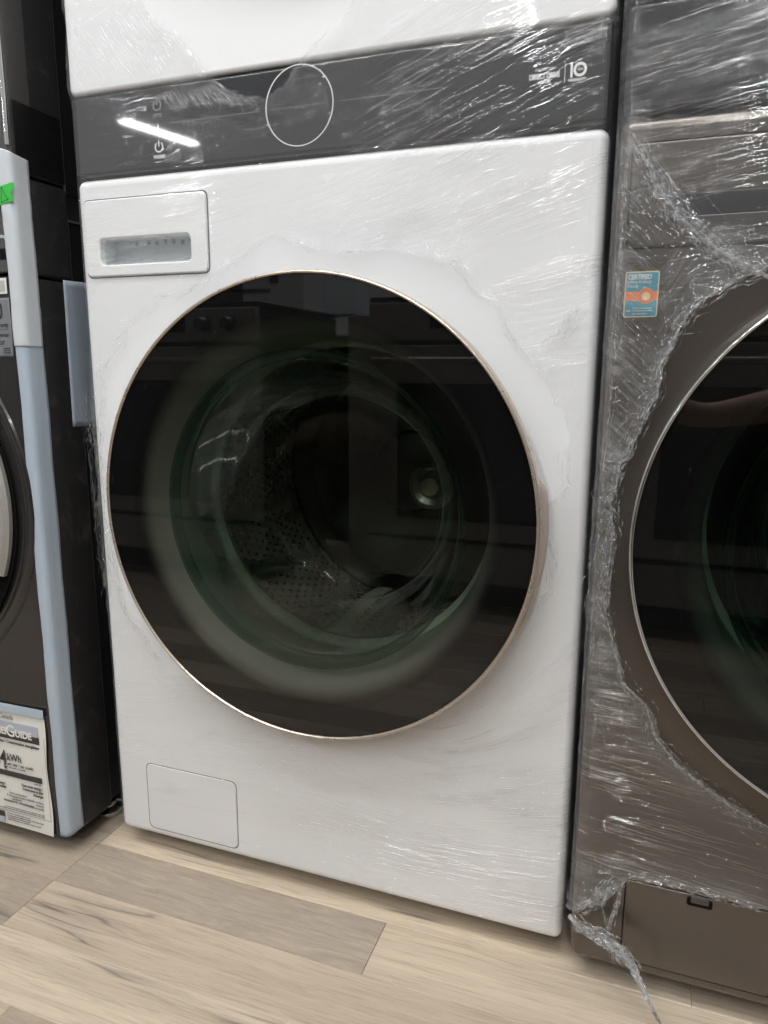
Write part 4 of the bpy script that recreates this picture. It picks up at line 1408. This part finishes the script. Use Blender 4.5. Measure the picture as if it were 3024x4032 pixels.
def scatter(g, n, x0, x1, z0, z1, lr, wr_, per=5, dz=0.006):
    out = []
    for _ in range(n // per):
        cx, cz = g.uniform(x0, x1), g.uniform(z0, z1)
        for _ in range(per):
            out.append((cx + g.normal(0, 0.018), cz + g.normal(0, dz), g.uniform(*lr) * g.uniform(0.5, 1.0), g.uniform(*wr_)))
    return [q for q in out if x0 - 0.03 < q[0] < x1 and z0 - 0.02 < q[1] < z1 + 0.02]


def to3(poly, y):
    return [(p[0], y, p[1]) for p in poly]


i0 = WHOLE.index((0.032, 0.44))
left_tear = WHOLE[1:22]
right_tear = WHOLE[28:44]
top_right = WHOLE[44:] + [WHOLE[0]]
strands('torn_edge', [
    (to3(top_right, -0.006), 80, 0.0024, (0.010, 0.05), 0.0010, 0.004),
    (to3(left_tear[:11], -0.006), 70, 0.0035, (0.010, 0.04), 0.0010, 0.004),
    (to3(left_tear[10:], -0.006), 130, 0.0040, (0.010, 0.06), 0.0012, 0.005),
    (to3(right_tear, -0.006), 60, 0.0030, (0.010, 0.05), 0.0009, 0.004),
    (to3(WEDGE[1:8], -0.006), 60, 0.0030, (0.010, 0.05), 0.0009, 0.003),
    (to3(WEDGE[8:14], -0.006), 30, 0.0012, (0.02, 0.06), 0.0006, 0.003),
    ([(0.004, -0.004, 0.75), (-0.004, -0.003, 0.70), (-0.003, -0.003, 0.62), (0.004, -0.004, 0.52), (0.008, -0.004, 0.42)], 90, 0.005, (0.02, 0.07), 0.0012, 0.004),
    ([(0.64, -0.006, 0.785), (0.66, -0.006, 0.80), (0.685, -0.006, 0.835)], 60, 0.004, (0.01, 0.04), 0.0010, 0.004),
], M_strand_w, wf, 5)
gw = np.random.default_rng(31)
wp = wrap_profile(0.0, W, 0.0, 0.016)
sp = scatter(gw, 300, 0.00, 0.62, 0.06, 0.30, (0.05, 0.20), (0.0006, 0.0014))
spb = scatter(gw, 200, 0.46, 0.66, 0.05, 0.30, (0.04, 0.15), (0.0008, 0.0020))
sp += scatter(gw, 90, 0.58, 0.68, 0.30, 0.62, (0.02, 0.06), (0.0006, 0.0014))
sp += scatter(gw, 160, 0.02, 0.62, 0.90, 1.01, (0.05, 0.16), (0.0005, 0.0013))
spb += scatter(gw, 90, 0.42, 0.66, 0.84, 1.01, (0.04, 0.16), (0.0007, 0.0016))
sp += scatter(gw, 80, 0.40, 0.66, 0.80, 1.01, (0.04, 0.16), (0.0007, 0.0018))
sp2 = scatter(gw, 200, 0.42, 0.67, 1.02, 1.11, (0.03, 0.11), (0.0006, 0.0018), 8, 0.008)
sp2 += scatter(gw, 40, 0.02, 0.30, 1.02, 1.10, (0.01, 0.03), (0.0004, 0.0009))
sp += scatter(gw, 60, 0.50, 0.66, 1.12, 1.20, (0.03, 0.10), (0.0006, 0.0016))
ridges('folds', spb, flow_white, wp, [WHOLE, WEDGE], 0.0048, M_ridge_b, wf, 26)
sp2 = [q for q in sp2 if not (0.52 < q[0] < 0.69 and 1.052 < q[1] < 1.078)]
ridges('folds', sp2, flow_white, wp, [WHOLE, WEDGE], 0.0046, M_ridge, wf, 16)
ridges('folds', sp, flow_white, wp, [WHOLE, WEDGE], 0.0046, M_ridge_w, wf, 6)
# stepped little pleats where the upper flap is pulled tight over the control panel, and on the bare dryer corner
def flow_steep(P):
    return P[:, 1], P[:, 0] * 0.86 + P[:, 1] * 0.52


pl = []
for k in range(70):
    t_ = k / 70
    pl.append((0.150 + 0.105 * t_ + gw.normal(0, 0.001), 1.102 - 0.004 * t_ + gw.normal(0, 0.003), gw.uniform(0.010, 0.026), 0.0011))
for k in range(46):
    t_ = k / 46
    pl.append((0.215 + 0.075 * t_, 1.092 - 0.006 * t_ + gw.normal(0, 0.002), gw.uniform(0.006, 0.016), 0.0010))
for k in range(150):
    pl.append((gw.uniform(0.01, 0.16), gw.uniform(1.135, 1.21), gw.uniform(0.006, 0.022), gw.uniform(0.0006, 0.0014)))


def ridges_free(name, spots, ang, profile, holes, lift, mat, parent, seed):
    ca, sa = math.cos(ang), math.sin(ang)
    return ridges(name, spots, lambda P: (P[:, 0], -sa * P[:, 0] + ca * P[:, 1]), profile, holes, lift, mat, parent, seed)


ridges_free('pleats', pl, math.radians(-52), wp, [WEDGE], 0.0046, M_pleat, wf, 7)
# loops of loose film standing off the left edge
for k, (zc0, hh) in enumerate(((0.640, 0.020), (0.602, 0.026))):
    V, F = [], []
    n = 24
    for i in range(n + 1):
        a = PI * i / n
        for j in range(5):
            q = j / 4
            w = math.sin(a)
            V.append((0.002 - w * (0.010 + 0.006 * math.sin(3 * a + k)) * (0.35 + 0.65 * q), 0.004 + 0.012 * q * w + 0.002 * math.sin(9 * a), zc0 + hh * math.cos(a) + 0.002 * math.sin(14 * a + 2 * q)))
    for i in range(n):
        for j in range(4):
            F.append((i * 5 + j, i * 5 + j + 1, (i + 1) * 5 + j + 1, (i + 1) * 5 + j))
    link('loose_loop', smooth(from_py(V, F, 'loose_loop'), 180), M_strand, wf)


def flow_dark(P):
    x, z = P[:, 0], P[:, 1]
    th = np.radians(-4.0 + 14.0 * sstep(z, 0.55, 0.85))
    v = z - np.tan(th) * (x - 0.72)
    w = sstep(z, 0.42, 0.50) * (1 - sstep(z, 0.84, 0.92)) * (1 - sstep(x, 0.745, 0.80))
    v = v + w * 0.9 * (x - 0.712)
    return x, v


def cr_dark(P):
    d = seg_dist(P, ROPE, False)
    a = 0.75 * np.exp(-(d / 0.010) ** 2)
    tri = in_poly(P, [(0.715, 0.99), (0.83, 0.87), (0.80, 0.83), (0.715, 0.75)])
    b = 0.28 * tri * vnoise(P, (45, 45), 91)
    c = 0.16 * (P[:, 1] < 0.80) * (P[:, 1] > 0.36) * (P[:, 0] < 0.80) * (0.4 + 0.6 * vnoise(P, (40, 40), 92))
    e = 0.4 * np.exp(-((P[:, 0] - 0.725) / 0.008) ** 2) * (P[:, 1] < 1.02) * vnoise(P, (20, 90), 93)
    f = 0.30 * sstep(P[:, 1], 1.02, 1.04) * vnoise(P, (14, 40), 94)
    return a + b + c + e + f


df = thing('stretch_film', 'crumpled clear stretch film on the graphite tower, torn to shreds around its door', 'plastic film')
film_sheet('film', GX - 0.045, GX + 0.50, 0.02, 1.45, 0.0020, [RHOLE, RBOT], wrap_profile(GX, GX + W, GY, 0.013), flow_dark, M_film_d, df, 0.0045, 43, 0.012, cr_dark)
yd = GY - 0.007
edge = RHOLE[:28]
inner_edge = [(p[0] - 0.010, p[1]) for p in edge]
strands('torn_edge', [
    (to3(edge, yd), 120, 0.0032, (0.02, 0.11), 0.0013, 0.006),
    (to3(inner_edge, yd), 70, 0.0080, (0.02, 0.10), 0.0009, 0.005),
    (to3(ROPE, yd), 70, 0.0050, (0.04, 0.16), 0.0009, 0.006),
    (to3(RBOT[2:12], yd), 90, 0.0025, (0.010, 0.05), 0.0010, 0.004),
    (to3([(0.718, 0.99), (0.720, 0.90), (0.722, 0.80), (0.720, 0.70), (0.717, 0.60), (0.716, 0.50), (0.716, 0.40)], yd), 160, 0.0022, (0.01, 0.05), 0.0007, 0.003),
], M_strand, df, 9)
# taut creases raking across the film: diagonal in the upper corner, level further down
g = np.random.default_rng(4)
cre = []
for k in range(46):
    z = 0.74 + 0.22 * k / 46 + g.normal(0, 0.004)
    ln = g.uniform(0.02, 0.05)
    cre.append(([(0.7165, yd + 0.001, z), (0.7165 + ln * 0.55, yd - 0.001, z - ln * 0.45), (0.7165 + ln, yd, z - ln * 0.92)], 2, 0.0008, (ln * 0.7, ln), 0.0006, 0.002))
for k in range(40):
    z = 0.34 + 0.36 * g.random()
    x1 = np.interp(z, [0.35, 0.45, 0.55, 0.65, 0.75], [0.79, 0.745, 0.73, 0.735, 0.765])
    bow = g.normal(0, 0.012)
    cre.append(([(0.7155, yd, z), (0.5 * (0.7155 + x1), yd - 0.002, z + bow), (x1, yd - 0.001, z + g.normal(0, 0.02))], 2, 0.0010, (0.015, 0.05), 0.0007, 0.003))
for k in range(30):
    x = g.uniform(0.73, 0.80); z = g.uniform(0.80, 0.96)
    ln = g.uniform(0.02, 0.07)
    cre.append(([(x, yd, z), (x + ln, yd, z + ln * 0.18)], 1, 0.0006, (ln * 0.7, ln), 0.0006, 0.002))
strands('creases', cre, M_strand, df, 13)
gp = wrap_profile(GX, GX + W, GY, 0.013)
sp = scatter(g, 150, GX + 0.004, 0.90, 0.16, 0.34, (0.04, 0.14), (0.0006, 0.0016))
sp += scatter(g, 110, GX + 0.004, 0.78, 0.12, 0.34, (0.02, 0.08), (0.0008, 0.0020))
sp += scatter(g, 260, GX + 0.010, 0.92, 1.02, 1.16, (0.02, 0.08), (0.0008, 0.0026), 8, 0.010)
sp += scatter(g, 140, GX + 0.012, 0.90, 0.83, 1.01, (0.03, 0.12), (0.0005, 0.0013))
ridges('folds', sp, lambda P: (P[:, 0], P[:, 1] - np.tan(np.radians(-6.0 + 15.0 * sstep(P[:, 1], 0.5, 0.8))) * (P[:, 0] - 0.72)), gp, [RHOLE, RBOT], 0.0046, M_ridge, df, 8)
sd_ = []
for k in range(170):
    z = g.uniform(0.60, 0.98)
    sd_.append((GX + 0.0035 + abs(g.normal(0, 0.012)), z, g.uniform(0.015, 0.05), g.uniform(0.0005, 0.0012)))
ridges_free('slanted_folds', sd_, math.radians(-46), gp, [RHOLE], 0.0050, M_ridge, df, 9)
rp_ = []
for k in range(60):
    t_ = g.random()
    rp_.append((0.718 + 0.10 * t_ + g.normal(0, 0.006), 1.0 - 0.125 * t_ + g.normal(0, 0.006), g.uniform(0.03, 0.09), g.uniform(0.0007, 0.0018)))
ridges_free('rope_folds', rp_, math.radians(-49), gp, [RHOLE], 0.0075, M_ridge, df, 10)
lv = []
for k in range(110):
    z = g.uniform(0.36, 0.48)
    lv.append((GX + g.uniform(0.002, 0.03), z, g.uniform(0.015, 0.06), g.uniform(0.0006, 0.0014)))
ridges_free('level_folds', lv, math.radians(-2), gp, [RHOLE], 0.0060, M_ridge, df, 12)
# twisted tail that hangs to the floor in front of the graphite tower
tl3 = [(0.7097, -0.024, 0.0922), (0.7227, -0.036, 0.0912), (0.7452, -0.045, 0.0924), (0.77, -0.052, 0.0867), (0.7866, -0.058, 0.075), (0.7952, -0.064, 0.0641), (0.8038, -0.072, 0.0523), (0.8129, -0.085, 0.0458), (0.8241, -0.0575, 0.004)]
strands('twisted_tail', [
    (tl3[:6], 90, 0.0042, (0.03, 0.09), 0.0022, 0.003),
    (tl3[3:], 40, 0.0010, (0.05, 0.16), 0.0010, 0.001),
    ([(0.769, yd, 0.168), (0.752, yd - 0.006, 0.150), (0.742, yd - 0.008, 0.132), (0.728, yd - 0.004, 0.112), (0.714, yd, 0.101)], 60, 0.0050, (0.015, 0.06), 0.0018, 0.004),
    ([(0.769, yd, 0.168), (0.766, yd - 0.008, 0.140), (0.760, yd - 0.012, 0.118), (0.757, yd - 0.016, 0.098), (0.764, yd - 0.030, 0.070)], 40, 0.0016, (0.02, 0.07), 0.0012, 0.003),
    ([(0.745, yd - 0.006, 0.135), (0.757, yd - 0.016, 0.100), (0.768, yd - 0.034, 0.068)], 10, 0.0008, (0.04, 0.09), 0.0010, 0.001),
], M_strand, df, 17)


def bunch(name, pts, widths, depth, mat, parent, seed, n=70, m=9):
    """crumpled flattened rope of gathered film"""
    g = np.random.default_rng(seed)
    P = np.array(pts, float)
    L = np.r_[0, np.cumsum(np.linalg.norm(np.diff(P, axis=0), axis=1))]
    ph = g.random(8) * 6.3
    V, F = [], []
    for k in range(n + 1):
        s_ = L[-1] * k / n
        p = np.array([np.interp(s_, L, P[:, c]) for c in range(3)])
        q = np.array([np.interp(min(s_ + 0.004, L[-1]), L, P[:, c]) for c in range(3)])
        p0 = np.array([np.interp(max(s_ - 0.004, 0), L, P[:, c]) for c in range(3)])
        d = (q - p0) / (np.linalg.norm(q - p0) + 1e-9)
        side = np.cross(d, [0, 1, 0]); side /= np.linalg.norm(side) + 1e-9
        up = np.cross(side, d)
        w = np.interp(s_ / L[-1], np.linspace(0, 1, len(widths)), widths)
        for j in range(m):
            a = 2 * PI * j / m + s_ * 55
            rr_ = w * (0.72 + 0.30 * math.sin(3 * a + s_ * 210 + ph[0]) + 0.16 * math.sin(5 * a - s_ * 520 + ph[1]) + 0.03 * g.normal())
            V.append(p + side * rr_ * math.cos(a) + up * rr_ * depth * math.sin(a))
    for k in range(n):
        for j in range(m):
            F.append((k * m + j, k * m + (j + 1) % m, (k + 1) * m + (j + 1) % m, (k + 1) * m + j))
    return link(name, smooth(from_py(V, F, name), 35), mat, parent)


bunch('rolled_edge', [(p[0] - 0.002, yd - 0.001 - 0.004 * abs(math.sin(i * 1.7)), p[1]) for i, p in enumerate(edge)], [0.0014, 0.0008, 0.0016, 0.0009, 0.0014, 0.0007, 0.0012, 0.0016, 0.0008, 0.0014], 0.6, M_strand, df, 8, 420, 7)
bunch('gathered_fold', [(p[0], yd - 0.002, p[1]) for p in ROPE], [0.0006, 0.0016, 0.0024, 0.0014, 0.0024, 0.0016, 0.0030, 0.002], 0.4, M_strand, df, 9, 150, 9)
bunch('twisted_rope', tl3, [0.003, 0.005, 0.0065, 0.0075, 0.006, 0.0035, 0.002, 0.0013, 0.001], 0.7, M_rope, df, 3, 110)


# =================================================================== the photographer's arm, mirrored in the graphite tower's door
def skin_body(name, joints, edges, mat_skin, mat_cloth, is_skin):
    me = bpy.data.meshes.new(name)
    me.from_pydata([j[0] for j in joints], edges, [])
    o = bpy.data.objects.new(name, me)
    COL.objects.link(o)
    md = o.modifiers.new('skin', 'SKIN')
    md.use_smooth_shade = True
    sv = me.skin_vertices[0].data if me.skin_vertices else None
    if sv is None:
        bm = bmesh.new(); bm.from_mesh(me); bm.verts.layers.skin.verify(); bm.to_mesh(me); bm.free()
        sv = me.skin_vertices[0].data
    for v, j in zip(sv, joints):
        v.radius = (j[1], j[1] * (j[2] if len(j) > 2 else 1.0))
        v.use_root = False
    sv[0].use_root = True
    sb = o.modifiers.new('sub', 'SUBSURF'); sb.levels = 2; sb.render_levels = 2
    dg = bpy.context.evaluated_depsgraph_get(); dg.update()
    m2 = bpy.data.meshes.new_from_object(o.evaluated_get(dg))
    bpy.data.objects.remove(o)
    m2.materials.clear()
    m2.materials.append(mat_skin); m2.materials.append(mat_cloth)
    for p in m2.polygons:
        p.material_index = 0 if is_skin(p.center) else 1
        p.use_smooth = True
    return m2


J = [((1.38, -1.10, 0.40), 0.135),      # 0 pelvis, crouching
     ((1.36, -1.10, 0.58), 0.125), ((1.33, -1.08, 0.78), 0.14), ((1.31, -1.06, 0.92), 0.10),   # 1-3 spine
     ((1.29, -1.04, 1.00), 0.052), ((1.27, -1.01, 1.07), 0.078), ((1.265, -1.00, 1.16), 0.092), ((1.27, -1.01, 1.24), 0.055),   # 4-7 neck, head
     ((1.19, -1.02, 0.90), 0.060), ((1.12, -0.98, 0.735), 0.044), ((0.97, -0.93, 0.690), 0.036), ((0.865, -0.905, 0.672), 0.026),   # 8-11 arm to wrist
     ((0.825, -0.898, 0.678), 0.030), ((0.785, -0.892, 0.690), 0.028),   # 12-13 palm
     ((1.44, -1.10, 0.90), 0.060), ((1.52, -1.08, 0.68), 0.044), ((1.42, -0.96, 0.56), 0.034), ((1.36, -0.92, 0.53), 0.030),   # 14-17 other arm
     ((1.28, -1.06, 0.36), 0.085), ((1.20, -0.86, 0.42), 0.062), ((1.24, -1.05, 0.09), 0.045), ((1.20, -0.93, 0.040), 0.038),   # 18-21 leg
     ((1.49, -1.06, 0.36), 0.085), ((1.50, -0.86, 0.42), 0.062), ((1.50, -1.06, 0.09), 0.045), ((1.50, -0.93, 0.040), 0.038)]   # 22-25 leg
E_ = [(0, 1), (1, 2), (2, 3), (3, 4), (4, 5), (5, 6), (6, 7), (3, 8), (8, 9), (9, 10), (10, 11), (11, 12), (12, 13),
      (3, 14), (14, 15), (15, 16), (16, 17), (0, 18), (18, 19), (19, 20), (20, 21), (0, 22), (22, 23), (23, 24), (24, 25)]
fing = [((0.792, -0.884, 0.712), (0.772, -0.872, 0.722), (0.758, -0.866, 0.712)),
        ((0.782, -0.882, 0.702), (0.762, -0.872, 0.706), (0.750, -0.870, 0.694)),
        ((0.780, -0.884, 0.690), (0.760, -0.876, 0.690), (0.750, -0.876, 0.678)),
        ((0.784, -0.888, 0.676), (0.768, -0.882, 0.672), (0.760, -0.884, 0.662)),
        ((0.812, -0.900, 0.706), (0.800, -0.906, 0.728), (0.790, -0.904, 0.742))]
for q_, f_ in enumerate(fing):
    b_ = len(J)
    for k, p_ in enumerate(f_):
        J.append((p_, (0.0095, 0.0088, 0.0075)[k]))
    E_ += [(13 if q_ < 4 else 12, b_), (b_, b_ + 1), (b_ + 1, b_ + 2)]
is_skin = lambda c: (c.x < 1.10 and c.z > 0.55) or (c.z > 0.97) or (1.33 < c.x < 1.47 and c.y > -1.0 and 0.5 < c.z < 0.64)
person = link('person', skin_body('person', J, E_, M_skin, M_cloth, is_skin))
tag(person, 'crouching person in dark clothes holding up a phone, forearm mirrored in the dark door', 'person')
lathe('hair', [(0.0, -0.105), (0.06, -0.092), (0.096, -0.05), (0.104, 0.0), (0.098, 0.045)], (1.272, -1.018, 1.165), M_cloth, person, 32).rotation_euler = (math.radians(-70), 0, 0)
phone = thing('phone', 'dark phone held up in the hand of the crouching person', 'phone')
pm = M.copy()
phone.matrix_world = pm
box('body', -0.030, 0.044, -0.125, 0.022, 0.006, 0.014, M_black, phone, 0.003)
box('camera_plate', -0.026, 0.012, -0.018, 0.018, 0.0045, 0.006, M_dark, phone, 0.0005, 1)
